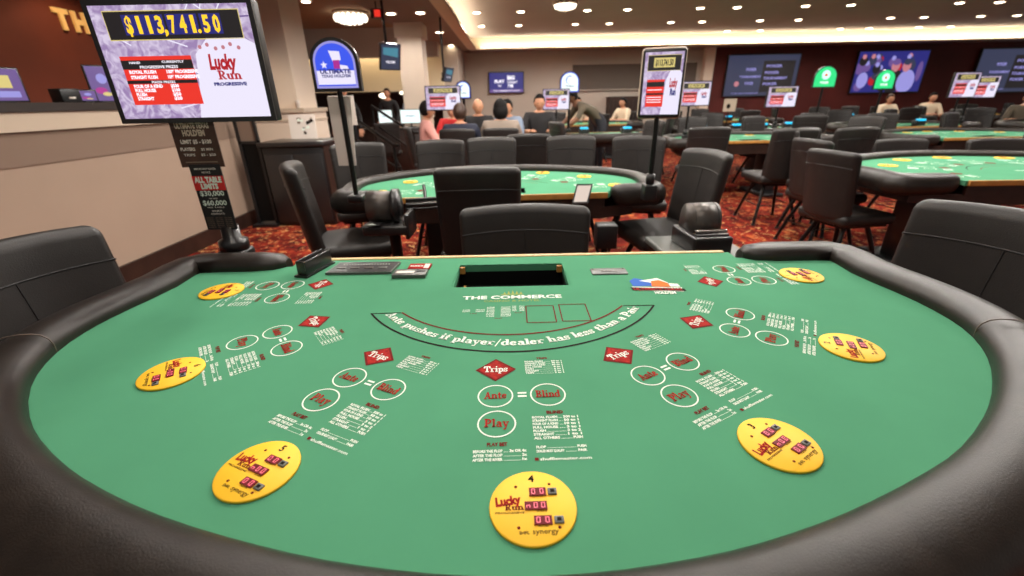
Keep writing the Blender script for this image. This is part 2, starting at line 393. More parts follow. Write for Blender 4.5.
def station(T,z):
    """printed betting spots of one seat, origin at the ante circle, +y towards the dealer"""
    mb=MB()
    mb.flat([(-.043,.088),(0,.047),(.043,.088),(0,.129)],'dred',z,T); mb.flat([(-.036,.088),(0,.0535),(.036,.088),(0,.1225)],'red',z+.0003,T)
    slab(mb,'Trips','white',0,.079,.021,.05,T=T,z=z+.0006)
    for (cx,cy,w_,tx) in((0,0,.044,'Ante'),(.101,0,.048,'Blind'),(.003,-.078,.044,'Play')):
        ring(mb,cx,cy,.0315,.0315,.0028,'white',T,z)
        slab(mb,tx,'red',cx,cy-.009,.021,w_,T=T,z=z+.0002)
    for dy in(-.006,.004): mb.flat([(.043,dy),(.060,dy),(.060,dy+.005),(.043,dy+.005)],'white',z,T)
    # play bet rules
    slab(mb,'Pay t','white',0,-9,.01,T=T,z=-9) if False else None
    text(mb,'PLAY BET','dred',.004,-.132,.0075,.034,T=T,z=z,bold=.05)
    rows(mb,[('BEFORE THE FLOP','3x OR 4x'),('AFTER THE FLOP','2x'),('AFTER THE RIVER','1x')],-.035,.052,-.146,.009,.0055,T,z)
    # trips pays
    text(mb,'TRIPS','dred',.1,.124,.006,.024,T=T,z=z,bold=.05)
    rows(mb,PAY_TRIPS,.062,.142,.113,.0072,.0046,T,z)
    # blind pays
    text(mb,'BLIND','dred',.108,-.056,.0075,.03,T=T,z=z,bold=.05)
    rows(mb,PAY_BLIND,.066,.148,-.068,.0086,.0056,T,z)
    rows(mb,[('FLOP','PUSH'),('DEALER MUST QUALIFY','PAIR')],.068,.15,-.14,.009,.0052,T,z)
    mb.flat([(.064,-.166),(.07,-.166),(.07,-.16),(.064,-.16)],'dred',z,T)
    text(mb,'shufflemaster.com','white',.072,-.166,.0055,.082,'l',T,z,.02)
    return mb
def sensor(parent,num,loc,rz,label):
    o=MB(); o.lathe([(.0605,0),(.0605,.0035),(.0590,.0045)],'yellow',n=56)
    z=.0048
    text(o,str(num),'blk',0,.040,.012,z=z,bold=.03)
    text(o,'Lucky','red',-.033,.006,.0135,.036,T=TM(rz=.12),z=z,bold=.06); 
    slab(o,'Run','dred',-.026,-.007,.0095,.026,z=z+.0002); text(o,'PROGRESSIVE','blk',-.032,-.0125,.0032,.040,z=z)
    text(o,'SHFL','blk',-.014,-.0435,.0045,.014,z=z,bold=.02); text(o,'synergy','blk',.014,-.0435,.0075,.034,z=z,bold=.01)
    for x,y in((-.023,.032),(.026,.035),(-.021,-.034),(.033,-.035)): o.lathe([(.0022,0),(.0022,.0006)],'dred',(x,y,z-.0004),n=10)
    for x,y,t in((.008,.0135,'LOWER'),(.012,-.0105,'BONUS'),(.012,-.0335,'PLAYER')): text(o,t,'blk',x,y,.002,.014,z=z)
    s=o.build('bet_sensor',parent,loc,(0,0,rz)); s['label']=label
    for (cx,cy,w,tx) in((.008,.0215,.024,'00'),(.004,-.0015,.031,'000'),(.012,-.0245,.024,'00')):
        d=MB(); d.box((cx,cy,.0055),(w,.013,.0025),'led')
        n=len(tx)
        for i,c in enumerate(tx): seg7(d,c if not (n==3 and i==0) else 'n',cx-w/2+w*(i+.5)/n-.0024,cy-.0038,.0078,'digit',None,.0069)
        d.build('led_display',s)
    for cx,cy in((.029,.0215),(.0335,-.0245)):
        d=MB(); d.rbox((cx,cy,.0055),(.013,.011,.0035),.001,'greybtn',n=1,q=1); d.box((cx,cy,.0074),(.006,.005,.0006),'blk'); d.build('button',s)
def table_body(root,S_=1.):
    b=MB(); ap=[(x*.93,y*.93-.02) for x,y in FULL]
    b.prism(list(reversed([(.72,-.01)]+ap+[(-.72,-.01)])),ZF-.16,ZF-.09,'darkwood'); b.box((0,-.018,ZF-.06),(1.5,.02,.07),'darkwood')
    b.build('apron',root)
    for sx in(-.5,.5):
        p=MB(); p.rbox((sx,-.5,.34),(.2,.34,.62),.02,'black',n=1,q=1); p.rbox((sx,-.5,.025),(.34,.66,.05),.015,'black',n=1,q=1); p.build('pedestal',root)
def trim(root,m='wood',h=.018):
    t=MB(); t.rbox((0,.006,ZF-h/2+.004),(1.53,.02,h),.004,m,n=2,q=2); return t.build('wood_trim',root)
def tray(root,hole):
    x0,x1,y0,y1=hole; t=MB(); d=.075; 
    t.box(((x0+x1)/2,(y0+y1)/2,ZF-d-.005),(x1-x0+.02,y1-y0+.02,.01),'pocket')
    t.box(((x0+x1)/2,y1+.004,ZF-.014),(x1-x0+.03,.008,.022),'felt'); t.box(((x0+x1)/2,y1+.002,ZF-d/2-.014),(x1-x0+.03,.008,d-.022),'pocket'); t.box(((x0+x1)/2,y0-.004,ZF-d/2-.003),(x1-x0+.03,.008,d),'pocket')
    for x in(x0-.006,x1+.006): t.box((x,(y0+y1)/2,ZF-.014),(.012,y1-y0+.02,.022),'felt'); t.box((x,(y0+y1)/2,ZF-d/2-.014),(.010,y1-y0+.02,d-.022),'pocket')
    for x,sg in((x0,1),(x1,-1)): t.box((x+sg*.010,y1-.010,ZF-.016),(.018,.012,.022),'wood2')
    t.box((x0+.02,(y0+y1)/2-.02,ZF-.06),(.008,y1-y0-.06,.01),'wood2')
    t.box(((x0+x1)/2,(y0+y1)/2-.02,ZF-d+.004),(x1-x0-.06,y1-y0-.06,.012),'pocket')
    return t.build('chip_well',root)
HOLE=(-.19,.165,-.275,-.08)
X0,Y0=.01,1.49
T1=thing('poker_table','large green felt poker table with padded leather armrest in the foreground','poker table',(X0,Y0,0))
felt=felt_mesh(HOLE).build('felt',T1)
rm,RP,SEC=rail_mb(); rail=rm.build('armrest',T1); fix_normals(rail)
def rail_seam(i):
    p=RP[i]; t=(RP[i+1]-RP[i-1]).normalized(); o=Vector((-t.y,t.x,0))
    if o.dot(p-Vector((0,-.45,0)))<0:o=-o
    pts=[p+o*a*1.0+Vector((0,0,ZF+b+.0108)) for a,b in SEC[1:12]]
    MB().tube(pts,.0016,'stitch',6).build('seam',rail)
nR=len(RP)
for i in(14,nR-15): rail_seam(i)
trim(T1); tray(T1,HOLE); table_body(T1)
seats=[(4,(-.036,.68),1,(.023,.43),1),(5,(-.340,.751),-25.5,(-.399,.506),-24),(6,(-.589,.954),-53,(-.727,.777),-58),(7,(-.691,1.26),-90,(-.888,1.216),-92),
       (3,(.274,.737),28.5,(.427,.539),32),(2,(.537,.915),57,(.753,.826),68),(1,(.697,1.22),90,(.907,1.251),95)]
for num,(ax,ay),a,(dx,dy),da in seats:
    k=.93 if num in(1,7) else 1.
    st=station(TM((ax-X0,ay-Y0,ZF+.0008),R(a)),.0)
    so=st.build('betting_layout',felt)
    sensor(T1,num,(dx-X0,dy-Y0,ZF+.0003),R(da),'yellow round bet sensor numbered %d with three red displays'%num)
# rule band printed as an arc
z=ZF+.0008
def onT(p): return (p[0]-X0,p[1]-Y0)
arc=MB()
CXa,CYa,RAo,RAi=.0,1.262,.425,.345
# circle through (-.383,1.038),(-.03,.837),(.392,1.068)
def circle3(a,b,c):
    ax,ay=a;bx,by=b;cx,cy=c;d=2*(ax*(by-cy)+bx*(cy-ay)+cx*(ay-by))
    ux=((ax*ax+ay*ay)*(by-cy)+(bx*bx+by*by)*(cy-ay)+(cx*cx+cy*cy)*(ay-by))/d; uy=((ax*ax+ay*ay)*(cx-bx)+(bx*bx+by*by)*(ax-cx)+(cx*cx+cy*cy)*(bx-ax))/d
    return ux,uy,math.hypot(ax-ux,ay-uy)
ox,oy,orr=circle3((-.383,1.045),(.003,.836),(.389,1.062)); ix,iy,irr=circle3((-.301,1.047),(.003,.914),(.303,1.063))
ang=lambda c,p: math.degrees(math.atan2(p[1]-c[1],p[0]-c[0]))
a0=ang((ox,oy),(-.383,1.045)); a1=ang((ox,oy),(.389,1.062)); b0=ang((ix,iy),(-.301,1.047)); b1=ang((ix,iy),(.303,1.063))
ring(arc,ox-X0,oy-Y0,orr-.005,orr-.005,.0055,'blk',z=z,n=60,a0=a0,a1=a1); ring(arc,ix-X0,iy-Y0,irr-.005,irr-.005,.005,'dred',z=z,n=50,a0=b0,a1=b1)
for p,q in(((-.383,1.045),(-.301,1.047)),((.389,1.062),(.303,1.063))): arc.flat(quad(p[0]-X0,p[1]-Y0,q[0]-X0,q[1]-Y0,.004),'blk',z)
slab_arc(arc,'Ante pushes if player/dealer has less than a Pair','white',ox-X0,oy-Y0,orr-.030,.027,a0+4,a1-4.5,z=z)
arc.build('rule_band',felt)
ct=MB()
text(ct,'THE COMMERCE','white',.0-X0,1.124-Y0,.021,.285,z=z,bold=.035)
text(ct,'CASINO & HOTEL','gold',0-X0,1.104-Y0,.011,.16,z=z,bold=.01)
for i in range(5): ct.flat([(-.03+.012*i-X0+.004,1.156-Y0),(-.022+.012*i-X0+.004,1.156-Y0),(-.026+.012*i-X0+.004,1.172+.006*(2-abs(i-2))-Y0)],'gold',z)
ct.flat([(-.035-X0,1.151-Y0),(.035-X0,1.151-Y0),(.03-X0,1.155-Y0),(-.03-X0,1.155-Y0)],'gold',z)
ct.build('casino_title',felt)
cb=MB()
for x0,x1,y0,y1 in((.037,.112,.976,1.073),(.128,.201,.98,1.079)):
    for a,b,c,d in((x0,y0,x1,y0),(x1,y0,x1,y1),(x1,y1,x0,y1),(x0,y1,x0,y0)): cb.flat(quad(a-X0,b-Y0,c-X0,d-Y0,.0032),'dred',z)
cb.build('card_boxes',felt)
ru=MB()
for x0,x1,y,n,d in((-.135,-.075,1.052,2,'TIES'),(-.07,-.005,1.066,7,'HANDS'),(-.0,.032,1.07,4,'RULES')):
    for i in range(n):
        for (t,al,xx,w) in((('A PAIR','BOTH QUALIFY')[i%2],'l',x0,.022),(('PAYS ANTE','LOSES ALL','PUSH')[i%3],'r',x1,.026)):
            text(ru,t,'white',xx-X0,y-.0088*i-Y0,.0052,w*(x1-x0)/.065,al,z=z,bold=.03)
    text(ru,d,'dred',(x0+x1)/2-X0,y-.0088*n-.004-Y0,.005,.02,z=z)
ru.build('rules_print',felt)
# hold'em emblem printed on the felt
lg=MB(); LT=TM((.432-X0,1.188-Y0,z),R(-3))@Matrix.Diagonal((1,1.5,1,1))
lg.prism([(-.07,-.018),(.072,-.024),(.074,-.004),(-.072,.0)],0,.0002,'white',LT)
lg.flat([(-.066,.002),(-.07,.03),(-.05,.045),(-.02,.035),(.0,.005)],'blue',.0003,LT); lg.flat([(-.04,.03),(.02,.045),(.045,.02),(.02,.012)],'white',.0005,LT)
lg.flat([(-.012,.0),(-.005,.028),(.02,.034),(.04,.02),(.044,.0)],'orange',.0007,LT); lg.flat([(.042,.0),(.044,.018),(.07,.014),(.072,.0)],'white',.0005,LT)
lg.flat([(-.078,-.004),(.078,-.010),(.08,-.022),(-.074,-.018)],'blk',.0008,LT); text(lg,'ULTIMATE TEXAS',  'red',0,-.019,.012,.14,T=LT,z=.001,bold=.03)
text(lg,"HOLD'EM",'white',.015,-.036,.012,.06,T=LT,z=.001,bold=.04)
lg.build('printed_emblem',felt)
# bill slot plate
sl=MB(); ST=TM((.318-X0,1.318-Y0,ZF))
sl.rbox((0,0,.002),(.116,.052,.004),.0015,'greybtn',ST,n=1,q=1); sl.box((0,.0,.0042),(.05,.012,.0012),'steel',ST); 
for sx in(-.05,.05): sl.lathe([(.003,0),(.003,.001)],'chrome',(sx,.018,.004),n=10,T=ST)
sl.build('drop_slot',T1)
# ---- loose things on the table
def chip_plate():
    t=thing('dealer_keypad','flat dark keypad with a row of small lights at the left back felt edge','keypad',(-.503,1.388,ZF),R(-1))
    b=MB(); b.prism([(-.115,-.05),(.105,-.05),(.112,.05),(-.102,.05)],0.001,.009,'greybtn'); b.prism([(-.108,-.045),(.1,-.045),(.106,.046),(-.097,.046)],.009,.0098,'black'); b.build('housing',t)
    for i in range(17):
        l=MB(); l.lathe([(.0026,0),(.0026,.001)],'white',(-.078+.0098*i,.022,.0098),n=8); l.build('indicator',t)
    for i in range(4):
        l=MB(); l.rbox((-.075+.047*i,-.012,.0105),(.03,.014,.002),.0008,'steel' if i<3 else 'greybtn',n=1,q=1); l.build('key',t)
chip_plate()
cp=thing('card_holder','upright black acrylic discard holder on the left back edge of the felt','card holder',(-.672,1.39,ZF),R(76))
b=MB(); b.box((0,0,.004),(.15,.05,.006),'satin'); b.build('base',cp)
for yy in(-.018,.014):
    b=MB(); b.rbox((0,yy,.03),(.135,.005,.05),.002,'satin',n=1,q=1); b.build('side_plate',cp)
b=MB(); b.rbox((-.064,-.002,.03),(.006,.03,.05),.002,'satin',n=1,q=1); b.build('end_plate',cp)
b=MB(); b.box((0,-.002,.02),(.12,.024,.026),'black'); b.build('insert',cp)
k1=MB(); KT=TM(rz=R(-2)); k1.rbox((0,0,.004),(.075,.05,.006),.001,'red',KT,n=1,q=1)
text(k1,'LUCKY','white',-.008,-.006,.012,.045,T=KT,z=.0075,bold=.05); k1.flat([(.016,-.02),(.034,-.02),(.034,.02),(.016,.02)],'paper',.0074,KT)
tag(k1.build('button_marker',None,(-.315,1.392,ZF)),'small red and white card lying behind the grey card box on the felt','card marker')
k2=MB(); k2.rbox((0,0,.007),(.11,.055,.012),.002,'greybtn',n=1,q=1); k2.box((-.015,-.002,.0135),(.06,.02,.001),'paper'); k2.box((.035,.01,.0135),(.03,.02,.001),'black')
tag(k2.build('card_cover',None,(-.333,1.322,ZF),(0,0,R(-1))),'flat grey card box in front of the red and white card near the chip well','card box')
# ------------------------------------------------------------------ chairs
def bend_back(w,h,t):
    def f(x,y,z):
        u=x/(w/2); v=(z+h/2)/h
        y2=y+ .045*u*u + .05*(1-v)**2*-1*0
        y2+= -.10*v*v*0 
        y2-= .075*v           # leans away from the sitter
        x2=x*(1-.06*(1-v))
        z2=z-.012*u*u*(v>.5)
        return (x2,y2,z2)
    return f
def make_chair(name,label,loc,rz,group,w=.46,h=.48,t=.075,zt=.95,matn='chair'):
    """sitter looks to +y"""
    c=thing(name,label,'chair',loc,rz,group)
    s=MB(); s.rbox((0,.03,.475),(w+.02,.47,.085),.035,matn,n=4,q=3,fn=lambda x,y,z:(x,y,z+(.012*(1-(x/.25)**2)*(1-(y/.25)**2) if z>0 else 0))); s.build('seat',c)
    fn=bend_back(w,h,t); zc=zt-h/2
    b=MB(); b.rbox((0,-.19,zc),(w,t,h),.034,matn,n=8,q=3,fn=fn); bo=b.build('backrest',c)
    for yy in (t/2+.0005,-t/2-.0005):
        pts=[]
        for i in range(17):
            x=(w/2-.012)*(-1+2*i/16); p=fn(x,yy,h/2-.11); pts.append((p[0],p[1]-.19,p[2]+zc))
        MB().tube(pts,.0028,'black',5).build('seam',bo)
    pts=[fn(0,t/2+.0005,h/2-.11-(h-.17)*i/6) for i in range(7)]; MB().tube([(p[0],p[1]-.19,p[2]+zc) for p in pts],.002,'black',5).build('seam',bo)
    f=MB(); f.box((0,.03,.425),(w-.06,.4,.02),'blackmetal')
    for sx in(-1,1): f.tube([(sx*(w/2-.08),-.12,.43),(sx*(w/2-.08),-.19,.44),(sx*(w/2-.08),-.19,.52)],.011,'blackmetal',8)
    f.build('seat_frame',c)
    for sx in(-1,1):
        for sy in(-1,1):
            l=MB(); l.tube([(sx*.12,.03+sy*.1,.425),(sx*.17,.03+sy*.17,.22),(sx*.215,.03+sy*.22,.012)],[.019,.017,.015],'blackmetal',8)
            l.lathe([(.02,0),(.02,.012),(.015,.016)],'black',(sx*.215,.03+sy*.22,0),n=10); l.build('leg',c)
    st=MB(); st.tube([(sx*.178,.03+sy*.178,.2) for sx,sy in((-1,-1),(1,-1),(1,1),(-1,1))],.008,'blackmetal',6,closed=True); st.build('footrest',c)
    return c
# wide chairs round the front table
W1=make_chair('leather_chair','wide dark leather chair behind the chip well of the front table',(.065,1.72,0),R(180),'dark padded chairs',w=.60,h=.48,zt=.845)
dup(W1,'padded dark leather chair at the left side of the front table beside the tan partition',(-1.27,1.16,0),R(-100),'dark padded chairs',(.92,1,1.10))
dup(W1,'padded dark leather chair right of the front table, cropped by the picture edge',(1.37,1.24,0),R(106),'dark padded chairs',(.95,1,1.11))
C0=make_chair('leather_chair','black leather chair seen from behind at the chip side of the second table',(-.165,2.46,0),R(0),'dark padded chairs',w=.45,h=.52,zt=.985)
def chair(label,x,y,a,sc=1.,proto=None): return dup(proto or C0,label,(x,y,0),R(a),'dark padded chairs',(sc,sc,sc) if sc!=1 else None)
chair('black chair in side view left of the second table, in front of the black cabinet',-1.02,2.62,-70)
chair('black chair half hidden by the white banner, left of the second table',-1.2,3.6,-160)
chair('black chair in side view right of the second table, beside the screen pole',1.0,2.72,102)
chair('leftmost grey-lit chair back on the far side of the second table',-.62,3.86,180,.99)
chair('second grey-lit chair back from the left beyond the second table',-.16,3.9,180)
chair('grey-lit chair back beyond the second table, right of the tablet',.56,3.9,180)
chair('dark chair back seen between two grey-lit chairs beyond the second table',.20,4.75,0)
chair('rightmost grey-lit chair back beyond the second table, behind the pole',1.08,3.72,168)
chair('near black chair seen from behind at the left corner of the right hand table',2.5,3.2,-80,.94)
chair('black chair directly behind the near one at the left end of the right hand table',2.78,3.85,-84,.96)
chair('small black chair back peeking between two chairs left of the right hand table',3.08,4.35,-150)
chair('black chair seen from behind, between the side-view right chair and the right hand table',2.84,4.72,-2)
chair('black chair seen from behind, just beyond the side-view chair right of the second table',2.25,5.25,-10)
W2=dup(W1,'left wide chair with pale lit top on the far side of the right hand table',(4.1,4.5,0),R(182),'dark padded chairs')
dup(W1,'right wide chair with pale lit top on the far side of the right hand table',(4.95,4.35,0),R(174),'dark padded chairs')
chair('black chair back in shade left of the pale topped chairs behind right hand table',3.45,4.75,4,1.)
# ------------------------------------------------------------------ more tables
def simple_table(name,label,loc,rz,S_):
    t=thing(name,label,'poker table',loc,rz); t.scale=(S_,S_,1)
    p=felt_mesh(HOLE); r,_,_=rail_mb(); ro=r.build('armrest',t); fix_normals(ro); trim(t,'wood2',.035); tray(t,HOLE); table_body(t)
    zz=ZF+.001
    for num,(ax,ay),a,(dx,dy),da in seats:
        TT=TM((ax-X0,ay-Y0,zz),R(a)); p.flat([(-.043,.088),(0,.047),(.043,.088),(0,.129)],'dred',0,TT)
        for cx,cy in((0,0),(.101,0),(.003,-.078)): ring(p,cx,cy,.0315,.0315,.004,'white',TT,0,n=20)
        for i in range(7): p.flat([(.07,-.07-.0086*i),(.145,-.07-.0086*i),(.145,-.066-.0086*i),(.07,-.066-.0086*i)],'white',0,TT)
        for i in range(7): p.flat([(.062,.113-.0072*i),(.142,.113-.0072*i),(.142,.116-.0072*i),(.062,.116-.0072*i)],'white',0,TT)
    ring(p,ox-X0,oy-Y0,orr-.004,orr-.004,.006,'blk',z=zz,n=40,a0=a0,a1=a1); ring(p,ix-X0,iy-Y0,irr-.003,irr-.003,.005,'dred',z=zz,n=40,a0=b0,a1=b1)
    text(p,'THE COMMERCE','white',-X0,1.124-Y0,.021,.285,z=zz,bold=.035)
    p.build('felt',t)
    for num,_,_,(dx,dy),da in seats:
        d=MB(); d.lathe([(.0605,0),(.0605,.004),(.059,.005)],'yellow',n=28); 
        for cx,cy,w in((.008,.0215,.024),(.004,-.0015,.031),(.012,-.0245,.024)): d.box((cx,cy,.0055),(w,.013,.002),'led')
        text(d,'Lucky','dred',-.03,.0,.014,.034,z=.0055,bold=.05)
        d.build('bet_sensor',t,(dx-X0,dy-Y0,ZF+.0005),(0,0,R(da)))
    return t
T2=simple_table('poker_table','second green poker table back to back with the front table, amber wood edge facing us',(-.06,2.6,0),R(182),.85)
T3=dup(T2,'green poker table at the right picture edge with thick dark rounded armrest',(3.72,2.74,0),R(178),None,(1.05,1.05,1))
far=[ # x, y, rot, scale, description
 (-.10,7.0,0,.66,'poker table where the grey shirted person sits'),
 (3.15,5.75,180,.9,'poker table second in line behind the side-view right chair'),
 (6.1,5.6,180,.95,'poker table next behind the right hand table'),
 (1.55,7.8,0,.75,'poker table in front of the bending man'),
 (3.95,8.5,0,.95,'poker table below the left maroon wall screen'),
 (6.9,7.7,180,.95,'poker table below the left green arched sign'),
 (9.7,7.4,180,.95,'poker table below the two rightmost small screens'),
 (1.9,10.3,180,.95,'farthest poker table before the grey wall recess'),
 (5.3,10.7,180,.95,'farthest poker table left of the green arched signs'),
 (8.6,10.4,180,.95,'farthest poker table under the crowd screen'),
 (12.0,10.3,180,.95,'farthest poker table at the right edge'),
]
PP=[(-.10,5.85),(-1.17,6.4),(-.62,5.85),(-.95,7.9),(-.48,7.38),(.0,7.38),(.5,7.6),(1.5,8.15),(1.75,11.9),(2.95,11.9),(9.7,11.95),(10.75,11.9),(9.95,8.95)]
USED=[(.20,4.75),(2.84,4.72),(2.25,5.25),(2.8,3.82),(3.08,4.35),(4.1,4.5),(4.95,4.35),(3.45,4.75)]
slots=[(-.8,-1.32,25),(-.27,-1.5,5),(.27,-1.5,-5),(.8,-1.32,-25),(-1.5,-.62,70),(1.5,-.62,-70),(0,.3,180)]
sn=['near-left curve','left of centre','right of centre','right curve','left end','right end','dealer side']
for x,y,a,s,d in far:
    dup(T2,'distant green '+d,(x,y,0),R(a+1),'distant poker tables',(s,s,1))
    ca,sa=math.cos(R(a)),math.sin(R(a))
    for i,(lx,ly,la) in enumerate(slots):
        lx*=s; ly*=s; X=x+lx*ca-ly*sa; Y=y+lx*sa+ly*ca
        if (d.startswith('poker table second') and i in(4,6)) or X<-1.45 or any(math.hypot(X-px,Y-py)<.62 for px,py in PP+USED): continue
        USED.append((X,Y))
        chair('black chair, %s of the %s'%(sn[i],d.replace('poker ','')),X,Y,a+la+random.uniform(-7,7),1.02)
# ------------------------------------------------------------------ screens and signs
def screen_mats():
    M['scr_white']=glow('screen_white',(232,226,246),1.); M['scr_lilac']=glow('screen_lilac',(196,178,216),.9); nt=M['scr_lilac'].node_tree; n=nt.nodes.new('ShaderNodeTexNoise'); n.inputs['Scale'].default_value=26; n.inputs['Detail'].default_value=5; n.inputs['Distortion'].default_value=1.5
    tc=nt.nodes.new('ShaderNodeTexCoord'); nt.links.new(tc.outputs['Object'],n.inputs['Vector']); r=nt.nodes.new('ShaderNodeValToRGB'); r.color_ramp.elements[0].position=.38; r.color_ramp.elements[1].position=.62
    r.color_ramp.elements[0].color=(*srgb(160,134,182),1); r.color_ramp.elements[1].color=(*srgb(222,208,234),1); nt.links.new(n.outputs['Fac'],r.inputs['Fac']); nt.links.new(r.outputs['Color'],nt.nodes['Principled BSDF'].inputs['Emission Color']); M['scr_red']=glow('screen_red',(226,50,38),1.05)
    M['scr_dark']=glow('screen_dark',(30,26,28),1.); M['scr_yel']=glow('screen_yellow',(250,200,40),1.2); M['scr_drd']=glow('screen_dark_red',(176,24,36),1.)
    M['scr_blue']=glow('screen_blue',(52,78,214),1.2); M['scr_navy']=glow('screen_navy',(40,40,118),1.); M['scr_txt']=glow('screen_text',(245,240,250),1.2)
    M['scr_pink']=glow('screen_pink',(170,40,140),1.); M['scr_green']=glow('screen_green',(30,190,110),1.5); M['scr_teal']=glow('screen_pale_green',(190,245,225),1.5)
    M['scr_slate']=glow('screen_slate',(52,56,80),1.); M['scr_gold']=glow('screen_gold',(214,196,120),1.); M['scr_mint']=glow('screen_pale',(225,238,235),1.3)
    M['scr_purple']=glow('screen_purple',(104,78,140),1.); M['scr_skin']=glow('screen_skin',(190,120,130),1.); M['scr_lav']=glow('screen_lavender',(150,145,215),1.)
screen_mats()
def jackpot_face(mb,w,h,T,detail=True):
    """jackpot screen picture in the plane, centre 0,0"""
    mb.flat([(-w/2,-h/2),(w/2,-h/2),(w/2,h/2),(-w/2,h/2)],'scr_lilac',0,T)
    e=.0006
    rnd=random.Random(3)
    if detail:
        for i in range(22):
            a=rnd.uniform(-.46,.4)*w; b=rnd.uniform(-.4,.4)*h; q_=rnd.uniform(-1,1); l=rnd.uniform(.08,.2)*w
            x1=max(-w/2,min(w/2,a+l*math.cos(q_*3))); y1=max(-h/2,min(h/2,b+l*math.sin(q_*3))); mb.flat(quad(a,b,x1,y1,.004),'scr_white' if i%2 else 'scr_purple' if i%5==0 else 'scr_white',e,T)
    mb.flat([(.02*w,-h/2),(w/2,-h/2),(w/2,.16*h),(.40*w,.24*h),(.2*w,.22*h),(.10*w,.08*h),(.07*w,-.2*h)],'scr_white',2*e,T)
    mb.flat([(-.42*w,.205*h),(.44*w,.205*h),(.44*w,.455*h),(-.42*w,.455*h)],'scr_gold',2*e,T)
    mb.flat([(-.415*w,.213*h),(.435*w,.213*h),(.435*w,.447*h),(-.415*w,.447*h)],'scr_dark',3*e,T)
    rx0,rx1,ry0,ry1=-.40*w,.065*w,-.37*h,.07*h
    mb.flat([(rx0,ry0),(rx1,ry0),(rx1,ry1),(rx0,ry1)],'scr_red',3*e,T)
    for a,b in((.03,-.055),(-.145,-.18)): mb.flat([(rx0+.0,b*h-.0),(rx1,b*h),(rx1,a*h),(rx0,a*h)],'scr_dark',4*e,T) if False else None
    mb.flat([(rx0,-.045*h),(rx1,-.045*h),(rx1,.035*h),(rx0,.035*h)],'scr_dark',4*e,T); mb.flat([(rx0,-.175*h),(rx1,-.175*h),(rx1,-.145*h),(rx0,-.145*h)],'scr_dark',4*e,T)
    if detail:
        for i,c in enumerate('$113741'): pass
        X=-.30*w
        for c in '$113,741.50':
            if c in',.': text(mb,c,'scr_yel',X-.001,.265*h,.12*h,T=T,z=5*e,bold=.04); X+=.009; continue
            mb.flat([(X-.003,.25*h),(X+.030,.25*h),(X+.030,.42*h),(X-.003,.42*h)],'scr_navy',4*e,T)
            text(mb,c,'scr_yel',X+.0145,.268*h,.135*h,.021 if c!='1' else .012,T=T,z=5*e,bold=.04); X+=.0312
        text(mb,'HAND','scr_txt',-.31*w,.004*h,.02*h,.035,T=T,z=5*e); text(mb,'CURRENTLY','scr_txt',-.06*w,.008*h,.02*h,.07,T=T,z=5*e); text(mb,'PROGRESSIVE PRIZES','scr_txt',-.16*w,-.038*h,.024*h,.12,T=T,z=5*e)
        for y,a,b in((-.083,'ROYAL FLUSH','100% PROGRESSIVE'),(-.13,'STRAIGHT FLUSH','10% PROGRESSIVE')):
            text(mb,a,'scr_txt',-.365*w,y*h,.028*h,.085,'l',T,5*e,.05); text(mb,b,'scr_txt',-.12*w,y*h,.028*h,.10,'l',T,5*e,.05)
        text(mb,'FIXED PRIZES','scr_txt',-.16*w,-.172*h,.02*h,.075,T=T,z=5*e)
        for y,a,b in((-.212,'FOUR OF A KIND','$500'),(-.25,'FULL HOUSE','$100'),(-.288,'FLUSH','$50'),(-.326,'STRAIGHT','$20')):
            text(mb,a,'scr_txt',-.365*w,y*h,.028*h,.012*len(a)*.55,'l',T,5*e,.05); text(mb,b,'scr_txt',-.12*w,y*h,.028*h,.026,'l',T,5*e,.05)
        text(mb,'Lucky','scr_drd',.26*w,-.055*h,.125*h,.085,T=T,z=5*e,bold=.05,shear=.1); slab(mb,'Run','scr_drd',.29*w,-.15*h,.08*h,.075,T=T,z=6*e); text(mb,'PROGRESSIVE','scr_navy',.28*w,-.205*h,.028*h,.105,T=T,z=5*e,bold=.06)
        for i in range(6): mb.flat(circ((.14+.05*i)*w,(.14+.02*math.sin(i*2))*h,.006,n=8),'scr_skin',4*e,T)
    else:
        for sx in(-.34,.36): mb.flat(circ(sx*w,.335*h,.04*w,n=10),'scr_dark',5*e,T)
        mb.flat([(-.26*w,.26*h),(.28*w,.26*h),(.28*w,.41*h),(-.26*w,.41*h)],'scr_gold',4*e,T)
        text(mb,'$113,741.50','scr_dark',.01*w,.29*h,.09*h,.46*w,T=T,z=5*e,bold=.04)
        for y in(-.1,-.22,-.26,-.3): mb.flat([(rx0+.03*w,y*h),(rx1-.05*w,y*h),(rx1-.05*w,y*h+.012*h),(rx0+.03*w,y*h+.012*h)],'scr_txt',5*e,T)
        text(mb,'Lucky','scr_drd',.3*w,-.05*h,.13*h,.2*w,T=T,z=5*e,bold=.05); text(mb,'Run','scr_navy',.31*w,-.18*h,.1*h,.15*w,T=T,z=5*e,bold=.06)
def bezel(w,h,bz,d,m='satin'):
    mb=MB(); mb.rbox((0,d/2+.004,0),(w+2*bz,d,h+2*bz),.008,m,n=1,q=2)
    for sx,sz,a,b in((0,1,w+2*bz,bz),(0,-1,w+2*bz,bz),(1,0,bz,h),(-1,0,bz,h)):
        mb.box((sx*(w/2+bz/2),.002,sz*(h/2+bz/2)),(a,.008,b),m)
    return mb
